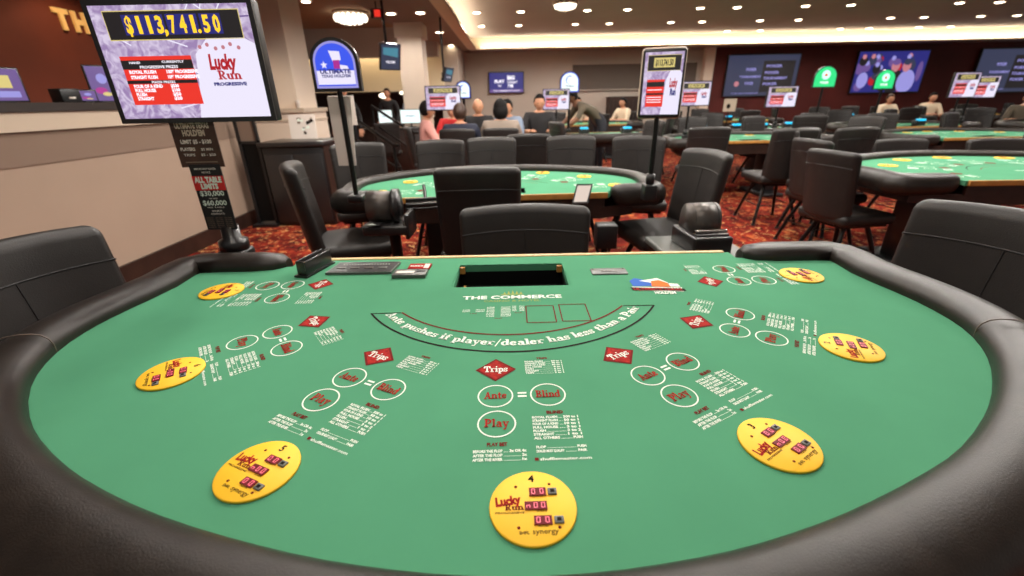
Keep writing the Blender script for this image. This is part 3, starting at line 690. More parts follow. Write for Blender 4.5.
def screen_stand(name,label,x,y,base,cx,cz,w,h,rz=0,detail=False,bz=.012,cat='screen',tilt=0,clampc=True):
    """screen on a pole; base = height its clamp stands at"""
    t=thing(name,label,cat,(x,y,0),rz)
    p=MB(); p.tube([(0,0,base),(0,0,cz)],.014,'blackmetal',12); p.build('pole',t)
    c=MB(); c.rbox((0,0,base+.02),(.075,.075,.05),.01,'black',n=1,q=2); c.lathe([(.03,0),(.03,.05),(.02,.06)],'black',(0,0,base+.045),n=16); c.build('clamp',t)
    b=bezel(w,h,bz,.035); bo=b.build('screen_housing',t,(cx-x,-.03,cz),(tilt,0,0))
    f=MB(); jackpot_face(f,w,h,UP((0,-.0005,0)),detail); f.build('screen_picture',bo)
    return t
# big jackpot screen, left
JP=screen_stand('jackpot_screen','large jackpot screen reading $113,741.50 on a black pole at the left','',0,0,0,0,0,.1,.1) if False else None
jt=thing('jackpot_screen','large lilac jackpot screen reading $113,741.50 on a black pole at the left','screen',(-1.048,1.575,0))
p=MB(); p.tube([(0,0,.70),(0,0,1.45)],.016,'blackmetal',14); p.build('pole',jt)
p=MB(); p.rbox((0,0,.75),(.10,.09,.07),.012,'black',n=1,q=2); p.lathe([(.05,0),(.05,.035),(.032,.045),(.03,.09)],'satin',(0,0,.785),n=20); p.build('clamp',jt)
JW,JH=.482,.318
bo=bezel(JW,JH,.015,.04).build('screen_housing',jt,(.022,-.03,1.408))
f=MB(); jackpot_face(f,JW,JH,UP((0,-.0005,0)),True); f.build('screen_picture',bo)
# placards on the pole
pl=MB(); PT=UP((0,0,0)); w,h=.148,.150; pl.box((0,.003,0),(w,.004,h),'wood3')
text(pl,'ULTIMATE TEXAS','cream',0,.052,.016,.115,T=PT,bold=.05); text(pl,"HOLD'EM",'cream',0,.028,.018,.075,T=PT,bold=.05); text(pl,'LIMIT $5 - $100','paper',0,.003,.012,.105,T=PT,bold=.04)
text(pl,'PLAYERS','paper',-.035,-.02,.01,.05,T=PT,bold=.04); text(pl,'$5 MIN','paper',.03,-.02,.008,.04,T=PT); text(pl,'TRIPS','paper',-.035,-.038,.008,.04,T=PT); text(pl,'$5 - $50','paper',.03,-.038,.008,.05,T=PT)
pl.box((0,-.0005,-.058),(.11,.001,.004),'greyband'); 
po=pl.build('limit_placard',None,(-1.064,1.553,1.164),(0,0,0)); tag(po,'brown placard reading ultimate texas hold\'em limit $5 - $100 under the jackpot screen','sign')
pl=MB(); w,h=.108,.232; pl.box((0,.003,0),(w,.004,h),'black'); 
text(pl,'IMPORTANT PLAYER','paper',0,.098,.006,.075,T=PT); text(pl,'NOTICE','paper',0,.086,.006,.03,T=PT)
pl.box((0,-.0005,.052),(w,.001,.05),'brightred'); text(pl,'ALL TABLE','white',0,.055,.018,.095,T=PT,z=.0015,bold=.06); text(pl,'LIMITS','white',0,.033,.017,.06,T=PT,z=.0015,bold=.06)
text(pl,'$30,000','white',0,.008,.017,.085,T=PT,bold=.02); text(pl,'PER HAND','paper',0,-.004,.004,.03,T=PT); text(pl,'$60,000','white',0,-.026,.017,.085,T=PT,bold=.02)
text(pl,'PER TABLE','paper',0,-.036,.004,.06,T=PT); text(pl,'MAXIMUM','paper',0,-.05,.006,.035,T=PT); text(pl,'AGGREGATE','paper',0,-.06,.006,.05,T=PT)
for j in range(6):
    for i in range(3): text(pl,('PLAYER BET','MAX PAY','PER GAME')[i],'greyband',-.033+.033*i,-.074-.007*j,.0035,.026,T=PT)
po=pl.build('limit_placard',None,(-1.060,1.552,.982),(0,0,0)); tag(po,'black and red placard reading all table limits $30,000 and $60,000','sign')
# arched sign over the second table
def arch(w,h,n=16):
    r=w/2; return [(-r,-h/2),(r,-h/2)]+[(r*math.cos(PI*i/n),h/2-r*.92+r*.92*math.sin(PI*i/n)) for i in range(n+1)]
def arch_sign(label,x,y,z0,zc,w,h,face,detail=0,base=True,group=None,hang=None):
    t=thing('arched_sign',label,'sign',(x,y,0),0,group)
    b=MB(); T_=UP((0,0,zc)); b.prism(arch(w+.03,h+.03),-.03,.0,'satin',T_); bo=b.build('sign_housing',t)
    f=MB(); TF=UP((0,-.0006,zc)); f.flat(arch(w,h),face[0],0,TF); f.flat([(a*.9,b_*.9) for a,b_ in arch(w,h)],face[1],.0006,TF)
    if detail==1:
        f.flat([(-.45*w,-.42*h),(.45*w,-.42*h),(.45*w,-.12*h),(-.45*w,-.12*h)],'scr_white',.001,TF)
        f.flat([(-.1*w,.3*h),(.16*w,.28*h),(.17*w,.1*h),(.07*w,.08*h),(-.03*w,.08*h)],'scr_white',.0014,TF); f.flat([(-.02*w,.1*h),(.13*w,.1*h),(.13*w,-.08*h),(-.02*w,-.08*h)],'scr_pink',.0016,TF)
        f.flat([(.13*w,.0),(.3*w,-.02*h),(.34*w,-.1*h),(.13*w,-.1*h)],'scr_white',.0014,TF)
        st=[( -.25*w+.09*w*(1 if k%2==0 else .42)*math.cos(PI/2+k*PI/5),.0+.09*w*(1 if k%2==0 else .42)*math.sin(PI/2+k*PI/5)) for k in range(10)]
        for k in range(10): f.flat([(-.25*w,0),st[k],st[(k+1)%10]],'scr_white',.0014,TF)
        text(f,'ULTIMATE','scr_navy',0,-.18*h,.085*h,.74*w,T=TF,z=.002,bold=.05); text(f,"TEXAS HOLD'EM",'scr_navy',0,-.265*h,.06*h,.7*w,T=TF,z=.002,bold=.04)
    elif detail==2:
        f.flat(circ(0,.1*h,.2*w,n=16),'scr_teal',.001,TF); f.flat([(-.1*w,.03*h),(.1*w,.03*h),(0,.22*h)],'scr_red',.0014,TF); text(f,'POKER','scr_txt',0,-.34*h,.11*h,.4*w,T=TF,z=.0014,bold=.04)
    else:
        f.flat(circ(0,.1*h,.22*w,n=16),'scr_blue',.001,TF); f.flat(circ(0.01,.08*h,.2*w,n=16),face[1],.0014,TF); text(f,'TABLE','scr_navy',0,-.25*h,.1*h,.5*w,T=TF,z=.0014)
    f.build('lit_face',bo)
    p=MB(); p.tube([(0,.012,z0),(0,.012,zc-h/2)],.013 if detail==1 else .02,'blackmetal',10); p.rbox((0,.012,z0+.02),(.08,.08,.04),.01,'black',n=1,q=1); p.build('pole',t)
    return t
us=arch_sign('blue arched ultimate texas hold\'em sign on a black pole left of the second table',-.818,2.30,.80,1.452,.198,.20,('scr_lav','scr_blue'),1)
arch_sign('small pale arched sign half hidden behind the screen beside the pink shirted person',-.60,6.35,.80,1.43,.18,.20,('scr_blue','scr_mint'),0)
arch_sign('white arched sign beside the bending man, next to a small jackpot screen',.985,7.6,.80,1.54,.29,.29,('scr_blue','scr_mint'),0)
arch_sign('green arched sign glowing between the two maroon wall screens',5.99,9.0,.02,1.59,.40,.34,('scr_green','scr_green'),2)
arch_sign('green arched sign glowing in front of the crowd screen',7.53,9.5,.02,1.54,.37,.33,('scr_green','scr_green'),2)
# white banner behind its pole
bn=MB(); bn.prism([(-.058,-.165),(.034,-.165),(.058,.165),(-.058,.165)],0,.003,'paper',UP((0,0,0))); bo=bn.build('banner',None,(-.838,2.345,1.15)); tag(bo,'long white blank banner hanging behind the pole of the blue arched sign','banner')
bn=MB(); bn.box((0,0,0),(.22,.004,.24),'paper'); bo=bn.build('notice_board',None,(-1.30,4.1,1.27)); tag(bo,'white square board seen behind the pole under the blue arched sign','board')
bo.location=(-1.45,4.1,1.23)
ps=MB(); ps.tube([(-1.45,4.125,0),(-1.45,4.125,1.3)],.012,'blackmetal',8); ps.lathe([(.14,0),(.14,.012),(.02,.02)],'blackmetal',(-1.45,4.125,0),n=16); tag(ps.build('sign_post'),'thin black floor post that carries the white square board','post')
# right jackpot screen and the small ones
rs=thing('jackpot_screen','angled upright jackpot screen on a black pole at the right end of the second table','screen',(.775,2.42,0))
p=MB(); p.tube([(0,0,.76),(0,0,1.3)],.013,'blackmetal',12); p.build('pole',rs)
p=MB(); p.rbox((0,0,.80),(.07,.08,.09),.01,'black',n=1,q=2); p.lathe([(.024,0),(.024,.06)],'black',(0,0,.84),n=14); p.build('clamp',rs)
b=MB(); b.rbox((0,.022,0),(.215,.04,.33),.02,'cream',n=1,q=3); b.rbox((0,.012,0),(.205,.04,.318),.012,'satin',n=1,q=2); bo=b.build('screen_housing',rs,(.0,-.02,1.345),(0,0,R(-14)))
f=MB(); jackpot_face(f,.182,.285,UP((0,-.0095,0)),False); f.build('screen_picture',bo)
screen_stand('jackpot_screen','small jackpot screen above the pink shirted person at the people\'s table',-.62,6.12,.79,-.84,1.33,.435,.27)
screen_stand('jackpot_screen','small jackpot screen left of the white arched sign',.78,7.6,.79,.77,1.291,.41,.29)
screen_stand('jackpot_screen','small jackpot screen just right of the angled upright screen',2.3,5.95,.79,2.345,1.322,.37,.265)
screen_stand('jackpot_screen','small jackpot screen in front of the left maroon wall screen',4.37,7.55,.79,4.38,1.263,.46,.29)
screen_stand('jackpot_screen','dim small jackpot screen right of the crowd screen',7.55,7.85,.79,7.55,1.386,.415,.36)
screen_stand('jackpot_screen','small jackpot screen at the right edge beneath the right maroon wall screen',7.92,8.05,.79,8.1,1.353,.42,.32)
# shufflers
def shuffler(label,x,y,rz,z0=.60):
    t=thing('card_shuffler',label,'card shuffler',(x,y,0),rz)
    st=MB(); st.rbox((0,0,z0+.015),(.36,.40,.03),.01,'greybtn',n=1,q=2); st.build('shelf',t)
    p=MB(); p.tube([(0,.05,.02),(0,.05,z0)],.03,'blackmetal',12); p.rbox((0,.05,.015),(.3,.3,.03),.01,'black',n=1,q=1); p.build('stand',t)
    b=MB(); b.rbox((0,0,z0+.07),(.17,.24,.08),.012,'satin',n=1,q=2); b.build('body',t)
    h=MB(); pr=[(-.07,.0),(.07,.0)]+[(.07*math.cos(PI*i/14),.05+.075*math.sin(PI*i/14)) for i in range(15)]
    vs=[];n=len(pr)
    h.prism(pr,-.062,.062,'steel',Matrix.Translation((0,.03,z0+.10))@Matrix(((0,0,1,0),(1,0,0,0),(0,1,0,0),(0,0,0,1))),True)
    for sx in(-.05,.05): h.tube([(sx,.03-.0705*math.cos(PI*i/12),z0+.15+.0755*math.sin(PI*i/12)) for i in range(13)],.0015,'black',5)
    h.build('hood',t)
    m=MB(); 
    for k in range(3): m.tube([(-.07,-.075-.018*k,z0+.125-.014*k),(.07,-.075-.018*k,z0+.125-.014*k)],.009,'chrome' if k==0 else 'satin',10)
    m.build('roller',t)
    l=MB(); l.rbox((-.075,-.11,z0+.095),(.014,.014,.012),.003,'red',n=1,q=1); l.build('red_button',t)
    return t
shuffler('card shuffler with grey metal hood standing right of the centre chair behind the front table',.845,1.85,R(3),.63)
sh=thing('card_shuffler','black drum shaped card shuffler at the left chip side of the second table','card shuffler',(-.62,2.24,0),R(0))
p=MB(); p.tube([(0,0,.02),(0,0,.66)],.03,'blackmetal',12); p.rbox((0,0,.015),(.3,.3,.03),.01,'black',n=1,q=1); p.build('stand',sh)
b=MB(); b.rbox((-.02,0,.685),(.23,.22,.05),.012,'satin',n=1,q=2); b.build('body',sh)
pr=circ(0,0,.072,.078,n=28); Rx=Matrix(((0,0,1,0),(1,0,0,0),(0,1,0,0),(0,0,0,1)))
b=MB(); b.prism(pr,-.075,.045,'steel',Matrix.Translation((-.04,.0,.79))@Rx,True); b.build('drum',sh)
b=MB(); b.prism(circ(0,0,.082,.088,n=28),0,.03,'satin',Matrix.Translation((.012,.0,.79))@Rx,True); b.prism(circ(0,0,.05,.055,n=28),0,.036,'black',Matrix.Translation((.012,.0,.79))@Rx,True); b.build('drum_cap',sh)
b=MB(); b.rbox((.09,0,.70),(.02,.2,.13),.006,'satin',n=1,q=1); b.box((.078,-.103,.70),(.006,.002,.08),'steel'); b.build('side_plate',sh)
b=MB(); b.box((-.075,-.105,.722),(.08,.06,.002),'black'); b.flat([(-.1,-.125),(-.05,-.125),(-.085,-.09)],'white',.7235); b.build('warning_label',sh)
rk=MB(); KT=TM((-.46,2.36,.765),R(12),rx=R(14)); rk.rbox((0,0,0),(.22,.09,.014),.004,'satin',KT,n=1,q=1); rk.rbox((0,-.035,.02),(.22,.012,.022),.004,'satin',KT,n=1,q=1); rk.rbox((0,.03,.02),(.22,.012,.022),.004,'satin',KT,n=1,q=1); rk.tube([(0,.0,-.005),(0,.12,-.05)],.01,'blackmetal',8,T=KT); rk.tube([(0,.1,-.045),(0,.26,.0)],.01,'blackmetal',8,T=KT)
tag(rk.build('card_rack'),'slanted black card rack beside the drum shuffler at the second table','card rack')
tb=thing('tablet','small tablet with a pale lit screen leaning at the wood edge of the second table','tablet',(.405,2.50,.78),0)
TT=TM((0,0,0),R(0),rx=R(62)); b=MB(); b.prism([(-.05,-.055),(.045,-.055),(.075,.06),(-.02,.06)],-.009,0,'satin',TT); b.build('case',tb)
f=MB(); f.flat([(-.04,-.046),(.036,-.046),(.065,.05),(-.014,.05)],M['paper'] if 0 else glow('tablet_screen',(240,220,205),.8),.0006,TT); f.build('screen',tb)
b=MB(); b.tube([(.0,.02,-.03),(.02,.13,-.02)],.008,'blackmetal',8); b.build('bracket',tb)
bx=MB(); bx.rbox((0,0,0),(.11,.10,.13),.008,'black',n=1,q=1); bx.box((.0,-.047,-.045),(.05,.004,.008),'steel'); bx.tube([(0,0,-.05),(0,0,-.565)],.02,'blackmetal',8); bx.lathe([(.11,0),(.11,.015),(.03,.03)],'blackmetal',(0,0,-.595),n=16)
tag(bx.build('card_bin',None,(.515,2.27,.60)),'small black box bin under the wood edge of the second table near the tablet','bin')
# blue glowing displays on far tables
GP=[(3.2,7.62,'left end of the table below the left maroon wall screen'),(3.75,7.6,'middle of the table below the left maroon wall screen'),(4.2,7.62,'pole of the fourth small jackpot screen, left side'),(4.75,7.8,'pole of the fourth small jackpot screen, right side'),
    (6.2,8.1,'left half of the table below the green arched sign'),(7.1,7.95,'right half of the table below the green arched sign'),(7.95,10.8,'left half of the farthest table under the crowd screen'),(8.7,10.9,'right half of the farthest table under the crowd screen'),
    (9.0,7.9,'two rightmost small screens'),(1.23,7.5,'bending man, to his right'),(1.9,7.4,'empty side of the bending man\'s table'),(5.2,10.95,'farthest table left of the green arched signs')]
cy=None
for i,(x,y,d) in enumerate(GP):
    lab='small cyan glowing display near: %s'%d
    if cy is None:
        cy=thing('table_display',lab,'display',(x,y,ZF),0,'cyan table displays'); b=MB(); b.rbox((0,0,.045),(.17,.10,.09),.012,'black',n=1,q=1); b.build('case',cy)
        b=MB(); b.rbox((0,-.03,.095),(.13,.07,.03),.01,'cyan',TM(rx=R(-0)),n=1,q=1); b.build('glowing_face',cy)
    else: dup(cy,lab,(x,y,ZF),R(random.uniform(-15,15)))
# ------------------------------------------------------------------ people
def ell(mb,c,r,m,n=14,k=10,T=None,fn=None):
    vs=[];fs=[]
    for i in range(k+1):
        t=PI*i/k
        for j in range(n):
            a=2*PI*j/n; p=(r[0]*math.sin(t)*math.cos(a),r[1]*math.sin(t)*math.sin(a),r[2]*math.cos(t))
            if fn:p=fn(*p)
            vs.append((c[0]+p[0],c[1]+p[1],c[2]+p[2]))
    for i in range(k):
        for j in range(n): fs.append((i*n+j,(i+1)*n+j,(i+1)*n+(j+1)%n,i*n+(j+1)%n))
    mb.add(vs,fs,m,True,T)
def person(label,loc,rz,shirt,pants='navy',skin='skin',hair='hairb',pose='sit',long=False,scale=1.,bald=False):
    """faces +y"""
    if pose=='sit':
        J=dict(pel=(0,0,.55,.15),wa=(0,.0,.72,.135),ch=(0,.03,.93,.165),nb=(0,.03,1.05,.075),hd=(0,.045,1.10,.06),hip=(.10,.04,.54,.095),kn=(.13,.44,.53,.068),an=(.13,.40,.10,.045),to=(.14,.54,.05,.038),sh=(.19,.03,1.0,.075),el=(.26,.14,.76,.055),wr=(.16,.40,.80,.032))
    elif pose=='bend':
        J=dict(pel=(0,-.15,.92,.15),wa=(0,.0,1.05,.14),ch=(0,.22,1.17,.15),nb=(0,.34,1.22,.07),hd=(0,.40,1.24,.055),hip=(.10,-.14,.90,.1),kn=(.12,-.10,.5,.068),an=(.12,-.12,.10,.045),to=(.13,.02,.05,.038),sh=(.18,.27,1.18,.07),el=(.24,.38,.98,.05),wr=(.18,.55,.86,.032))
    else:
        J=dict(pel=(0,0,.96,.14),wa=(0,.0,1.10,.13),ch=(0,.0,1.30,.15),nb=(0,.0,1.45,.075),hd=(0,.02,1.50,.06),hip=(.10,.0,.92,.1),kn=(.11,.02,.5,.068),an=(.11,-.02,.10,.045),to=(.13,.12,.05,.038),sh=(.19,.0,1.38,.07),el=(.26,.02,1.10,.05),wr=(.24,.16,.92,.032))
    names=[];co=[];rad=[];ed=[];tags=[]
    def V(n,k,sx=1): x,y,z,r=J[k]; names.append(n); co.append((x*sx,y,z)); rad.append(r); return len(co)-1
    p=V('pel','pel');w=V('wa','wa');c=V('ch','ch');n=V('nb','nb');h=V('hd','hd')
    bones=[]
    def E(a,b,t): ed.append((a,b)); bones.append((Vector(co[a]),Vector(co[b]),t))
    E(p,w,shirt);E(w,c,shirt);E(c,n,shirt);E(n,h,skin)
    for sx in(-1,1):
        a=V('hip','hip',sx);b=V('kn','kn',sx);d=V('an','an',sx);e=V('to','to',sx); E(p,a,pants);E(a,b,pants);E(b,d,pants);E(d,e,'black')
        a=V('sh','sh',sx);b=V('el','el',sx);d=V('wr','wr',sx); E(c,a,shirt);E(a,b,shirt);E(b,d,skin if pose!='stand' else shirt)
    me=bpy.data.meshes.new('body'); me.from_pydata(co,ed,[]); o=bpy.data.objects.new('tmp',me); COL.objects.link(o)
    md=o.modifiers.new('s','SKIN'); md.use_smooth_shade=True
    for i,sv in enumerate(me.skin_vertices[0].data): sv.radius=(rad[i],rad[i]*(.8 if i in(0,1,2) else 1)); sv.use_root=(i==0)
    o.modifiers.new('u','SUBSURF').levels=1
    ev=o.evaluated_get(bpy.context.evaluated_depsgraph_get()); m2=ev.to_mesh()
    mb=MB(); vs=[tuple(v.co) for v in m2.vertices]
    groups={}
    for f in m2.polygons:
        ctr=f.center; best=None;bd=9
        for a,b,t in bones:
            ab=b-a; u=max(0,min(1,(ctr-a).dot(ab)/ab.length_squared)); dd=(ctr-(a+ab*u)).length
            if dd<bd: bd=dd;best=t
        groups.setdefault(best,[]).append(tuple(f.vertices))
    first=True
    base=len(mb.v); mb.v+=vs
    for t,fs in groups.items():
        k=mb.mi(t)
        for f in fs: mb.f.append([base+i for i in f]); mb.m.append(k); mb.sm.append(True)
    ev.to_mesh_clear(); bpy.data.objects.remove(o)
    hx,hy,hz=J['hd'][:3]; HT_=TM((hx,hy+.012,hz+.085),rx=R({'sit':-12,'bend':-45,'stand':-8}[pose]))
    def hf(x,y,z):
        s=1-.22*max(0,-z/.12)*(1 if y>-.03 else .6); return (x*s,y*s+(.012 if z<-.05 and y>0 else 0),z)
    ell(mb,(0,0,0),(.078,.094,.112),skin,T=HT_,fn=hf)
    ell(mb,(0,.092,-.012),(.012,.018,.024),skin,8,6,HT_)
    for sx in(-1,1):
        ell(mb,(sx*.028,.082,.012),(.011,.008,.007),'eye',8,6,HT_); ell(mb,(sx*.076,0,-.005),(.010,.018,.03),skin,8,6,HT_)
    ell(mb,(0,.079,-.055),(.022,.008,.007),'lip',8,6,HT_)
    # hands: palm, four fingers and a thumb
    for sx in(-1,1):
        a=Vector((J['el'][0]*sx,)+J['el'][1:3]); b=Vector((J['wr'][0]*sx,)+J['wr'][1:3]); d=(b-a).normalized(); side=d.cross(Vector((0,0,1))).normalized()*sx; dn=side.cross(d)*sx
        Mh=Matrix(((side.x,d.x,dn.x,b.x),(side.y,d.y,dn.y,b.y),(side.z,d.z,dn.z,b.z),(0,0,0,1)))
        mb.rbox((0,.05,0),(.078,.10,.03),.014,skin,Mh,n=1,q=2)
        for k,(fx,L_) in enumerate(((-.029,.06),(-.010,.07),(.010,.075),(.029,.066))): mb.tube([(fx,.09,0),(fx*1.08,.09+L_*.55,-.006),(fx*1.1,.09+L_,-.024)],[.0095,.009,.007],skin,6,Mh)
        mb.tube([(.034,.03,0),(.055,.062,-.008),(.058,.092,-.016)],[.011,.010,.008],skin,6,Mh)
    t=mb.build('person',None,loc,(0,0,rz)); t.scale=(scale,)*3; tag(t,label,'person')
    if pose=='sit': chair('black chair under the '+' '.join(label.split(' ')[:9]).rstrip(','),loc[0]+.0*math.sin(rz),loc[1],math.degrees(rz),1.)
    if not bald:
        hb=MB()
        def hfn(x,y,z):
            if y>.02 and z<.045: y=.02+(y-.02)*.25; x*=.97
            return (x,y,z)
        ell(hb,(0,-.012,.018),(.09,.102,.112),hair,T=HT_,fn=hfn)
        if long: ell(hb,(0,-.03,-.03),(.098,.085,.11),hair,T=HT_,fn=lambda x,y,z:(x,y if y<.03 else .03,z))
        hb.build('hair',t)
    else:
        hb=MB(); ell(hb,(0,-.03,-.02),(.081,.072,.05),'hairg',T=HT_,fn=lambda x,y,z:(x,min(y,.03),z)); hb.build('hair',t)
    return t
person('person with dark bobbed hair and grey shirt seen from behind at the busy table',(-.10,5.85,0),R(0),'grey',hair='hairb',long=True,scale=1.)
person('person in pink shirt seated sideways beneath the small jackpot screen',(-1.17,6.4,0),R(-75),'pink',hair='hairb')
person('person in navy vest and pale sleeves leaning in beside the pink shirted person',(-.62,5.85,0),R(-5),'denim',hair='hairbr',scale=.97)
person('person in red top seated between the navy vest and the bald man',(-.95,7.9,0),R(175),'redc',hair='hairb',scale=.97)
person('bald man in black shirt seated facing us across the busy table',(-.48,7.38,0),R(185),'blackc',bald=True,scale=1.02)
person('person in pale blue shirt facing us, right of the grey shirted person',(.0,7.38,0),R(160),'bluec',hair='hairb',skin='skin')
person('broad man in black shirt facing us left of the white arched sign',(.5,7.6,0),R(180),'blackc',hair='hairb',scale=1.05)
person('bending man in olive shirt with a lanyard, beside the white arched sign',(1.5,8.15,0),R(100),'olive',skin='skin2',pose='bend',hair='hairb')
person('person in cream shirt seated far off in front of the grey wall recess, left one',(1.75,11.9,0),R(180),'whitec',hair='hairb',scale=1.03)
person('person in cream shirt seated far off near the brown cabinet, right one',(2.95,11.9,0),R(120),'whitec',hair='hairb',scale=1.)
person('standing person in dark clothes under the round lamp behind the stair rail',(-2.95,11.6,0),R(170),'blackc',hair='hairb',pose='stand',scale=.95)
person('standing person in dark grey beside the far column, right of the round lamp',(-2.45,11.8,0),R(150),'bluec',hair='hairb',pose='stand',scale=.93)
person('person with long dark hair standing behind the white square board',(-3.0,8.6,0),R(200),'blackc',hair='hairb',pose='stand',long=True,scale=.93)
person('seated person in cream shirt by the far wall right of the crowd screen, left one',(9.7,11.95,0),R(180),'whitec',hair='hairbr',scale=.97)
person('seated person in cream shirt between the two small screens at far right',(10.75,11.9,0),R(170),'whitec',hair='hairb',scale=.98)
person('seated person in olive shirt at the right picture edge near the cyan display',(9.95,8.95,0),R(150),'olive',hair='hairb',scale=.97)
# ------------------------------------------------------------------ room
fl=MB(); fl.box((4,6.5,-.02),(26,20,.04),'carpet'); struct(fl.build('floor'))
CE=3.0; SO=2.68
c=MB(); c.box((7.5,6.9,CE+.05),(17.5,15.7,.1),'ceil'); struct(c.build('ceiling'))
c=MB(); c.box((-1.7,7.4,SO+.16),(1.1,15.4,.32),'soffit')
c.box((7.5,14.95,SO+.16),(17.5,.75,.32),'soffit'); struct(c.build('ceiling_soffit'))
c=MB()   # lip and trough of the cove
c.box((7.5,14.36,SO+.015),(17.2,.03,.03),'coveface'); c.box((7.5,14.46,SO+.01),(17.2,.24,.02),'coveface'); c.box((7.5,14.568,SO+.17),(17.2,.012,.30),'coveface')
c.box((-.92,6.9,SO+.015),(.03,14.9,.03),'coveface'); c.box((-1.03,6.9,SO+.01),(.24,14.9,.02),'coveface'); c.box((-1.143,6.9,SO+.17),(.012,14.9,.30),'coveface'); struct(c.build('trim_1'))
c=MB(); c.box((7.5,14.40,SO+.028),(16.6,.03,.014),'cove'); c.box((-.96,6.9,SO+.028),(.03,14.4,.014),'cove'); tag(c.build('cove_light_strip'),'warm strip of light hidden in the ceiling cove along the far wall','cove light')
c=MB(); c.box((-6.,7.4,CE+.05),(7.6,15.4,.1),'ceil2'); struct(c.build('ceiling_left'))
w=MB(); w.box((2.4,15.3,1.5),(7.6,.2,3.),'taupe'); w.box((-1.6,14.3,1.5),(.5,2.2,3.),'taupe')
struct(w.build('wall_back'))
w=MB(); w.box((4.0,15.18,1.92),(3.9,.05,.72),'niche'); w.box((4.0,15.15,1.55),(3.95,.08,.03),'taupe'); w.box((4.0,15.15,2.30),(3.95,.08,.03),'taupe'); struct(w.build('trim_2'))
w=MB(); w.box((6.25,15.1,1.35),(.28,.3,2.7),'column'); struct(w.build('trim_3'))
w=MB(); w.box((11.5,15.2,1.4),(10.4,.2,2.8),'redwall'); struct(w.build('wall_back_right'))
w=MB(); w.box((-5.3,13.1,2.29),(7.1,.2,1.42),'warm'); w.box((-5.3,12.5,2.69),(7.1,.3,.66),'taupe'); struct(w.build('wall_back_left'))
w=MB(); w.box((-5.3,15.3,.8),(7.1,.2,1.6),'brown'); w.box((-5.3,14.2,1.6),(7.1,2.2,.04),'brown'); struct(w.build('wall_alcove'))
w=MB(); w.box((-4.75,4.4,1.5),(.2,13,3.),'brownwall'); struct(w.build('wall_left'))
w=MB(); w.box((-3.135,2.15,.48),(.15,6.2,.96),'tan'); w.box((-3.13,2.15,1.06),(.16,6.2,.20),'greyband'); w.box((-3.12,2.15,1.22),(.19,6.2,.12),'cream'); w.box((-3.14,2.15,1.30),(.26,6.26,.055),'capdark')
struct(w.build('wall_partition'))
w=MB(); w.box((-3.05,2.15,.075),(.03,6.2,.15),'darkwood'); struct(w.build('baseboard_left'))
# TH.. letters on the brown wall
lt=MB(); LT_=Matrix.Translation((-4.645,0,0))@Matrix.Rotation(R(90),4,'Z')@Matrix.Rotation(R(90),4,'X')
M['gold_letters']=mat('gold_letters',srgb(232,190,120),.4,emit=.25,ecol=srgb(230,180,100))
for cxx,ch,wd in((5.29,'T',.17),(5.50,'H',.17),(5.72,'E',.15)): 
    one=MB(); vs,fs,x0,x1,y0,y1=font_geo(ch,.05); sx=wd/(x1-x0); sy=.2/(y1-y0)
    one.add([((a-x0)*sx-wd/2,(b-y0)*sy,.0) for a,b in vs]+[((a-x0)*sx-wd/2,(b-y0)*sy,.02) for a,b in vs],[tuple(i+len(vs) for i in f) for f in fs]+[tuple(reversed(f)) for f in fs],'gold_letters')
    o=one.build('wall_letter'); o.matrix_world=Matrix.Translation((-4.648,cxx,2.05))@Matrix.Rotation(R(90),4,'Z')@Matrix.Rotation(R(90),4,'X'); tag(o,'gold raised letter %s on the rust brown wall'%ch,'letter','gold wall letters')
# columns
def column(x0,x1,y0,y1,zb,top,inset,label):
    w=MB(); cx,cy=(x0+x1)/2,(y0+y1)/2
    w.box((cx,cy,zb/2),(x1-x0,y1-y0,zb),'column'); w.box((cx,cy,zb+.02),(x1-x0+.05,y1-y0+.05,.05),'cream'); w.box((cx,cy,zb-.1),(x1-x0+.02,y1-y0+.02,.02),'cream')
    w.box((cx,cy,(zb+top)/2),(x1-x0-2*inset,y1-y0-2*inset,top-zb),'column'); w.box((cx,cy,.09),(x1-x0+.03,y1-y0+.03,.18),'darkwood')
    w.box((cx,cy,top-.12),(x1-x0+.02,y1-y0+.02,.24),'column')
    return struct(w.build('wall_column'))
column(-3.75,-2.66,6.06,6.82,1.2,CE,.08,'')
column(-2.14,-1.62,9.5,10.02,1.0,SO,.03,'')
# ceiling downlights
DL=None; XS=[-.62,.30,1.69,2.53,4.05,4.82,6.25,7.2,9.47,10.3,11.7,12.6]
def downlight(lab,x,y,z):
    global DL
    if DL is None:
        DL=thing('ceiling_downlight',lab,'ceiling light',(x,y,z),0,'recessed ceiling downlights')
        b=MB(); ring_=[(.075,0),(.10,0),(.105,-.012),(.10,-.016),(.075,-.012)]
        b.lathe([(.105,.0),(.105,-.010),(.09,-.016),(.078,-.012),(.078,-.004)],'paper',n=24); b.build('trim_ring',DL)
        b=MB(); b.lathe([(.074,-.018),(.05,-.024),(.02,-.026)],'lamp',n=24); b.build('lens',DL); return DL
    return dup(DL,lab,(x,y,z),0)
def spot(x,y,z,e,size=2.9,col=(1,.94,.87),r=.10):
    l=bpy.data.lights.new('downlight_or_fill_lamp','SPOT'); l.energy=e; l.spot_size=size; l.spot_blend=.35; l.shadow_soft_size=r; l.color=col
    o=bpy.data.objects.new('downlight_or_fill_lamp',l); COL.objects.link(o); o.location=(x,y,z-.04)
    return o
ordn=['first','second','third','fourth','fifth','sixth','seventh','eighth','ninth','tenth','eleventh','twelfth']
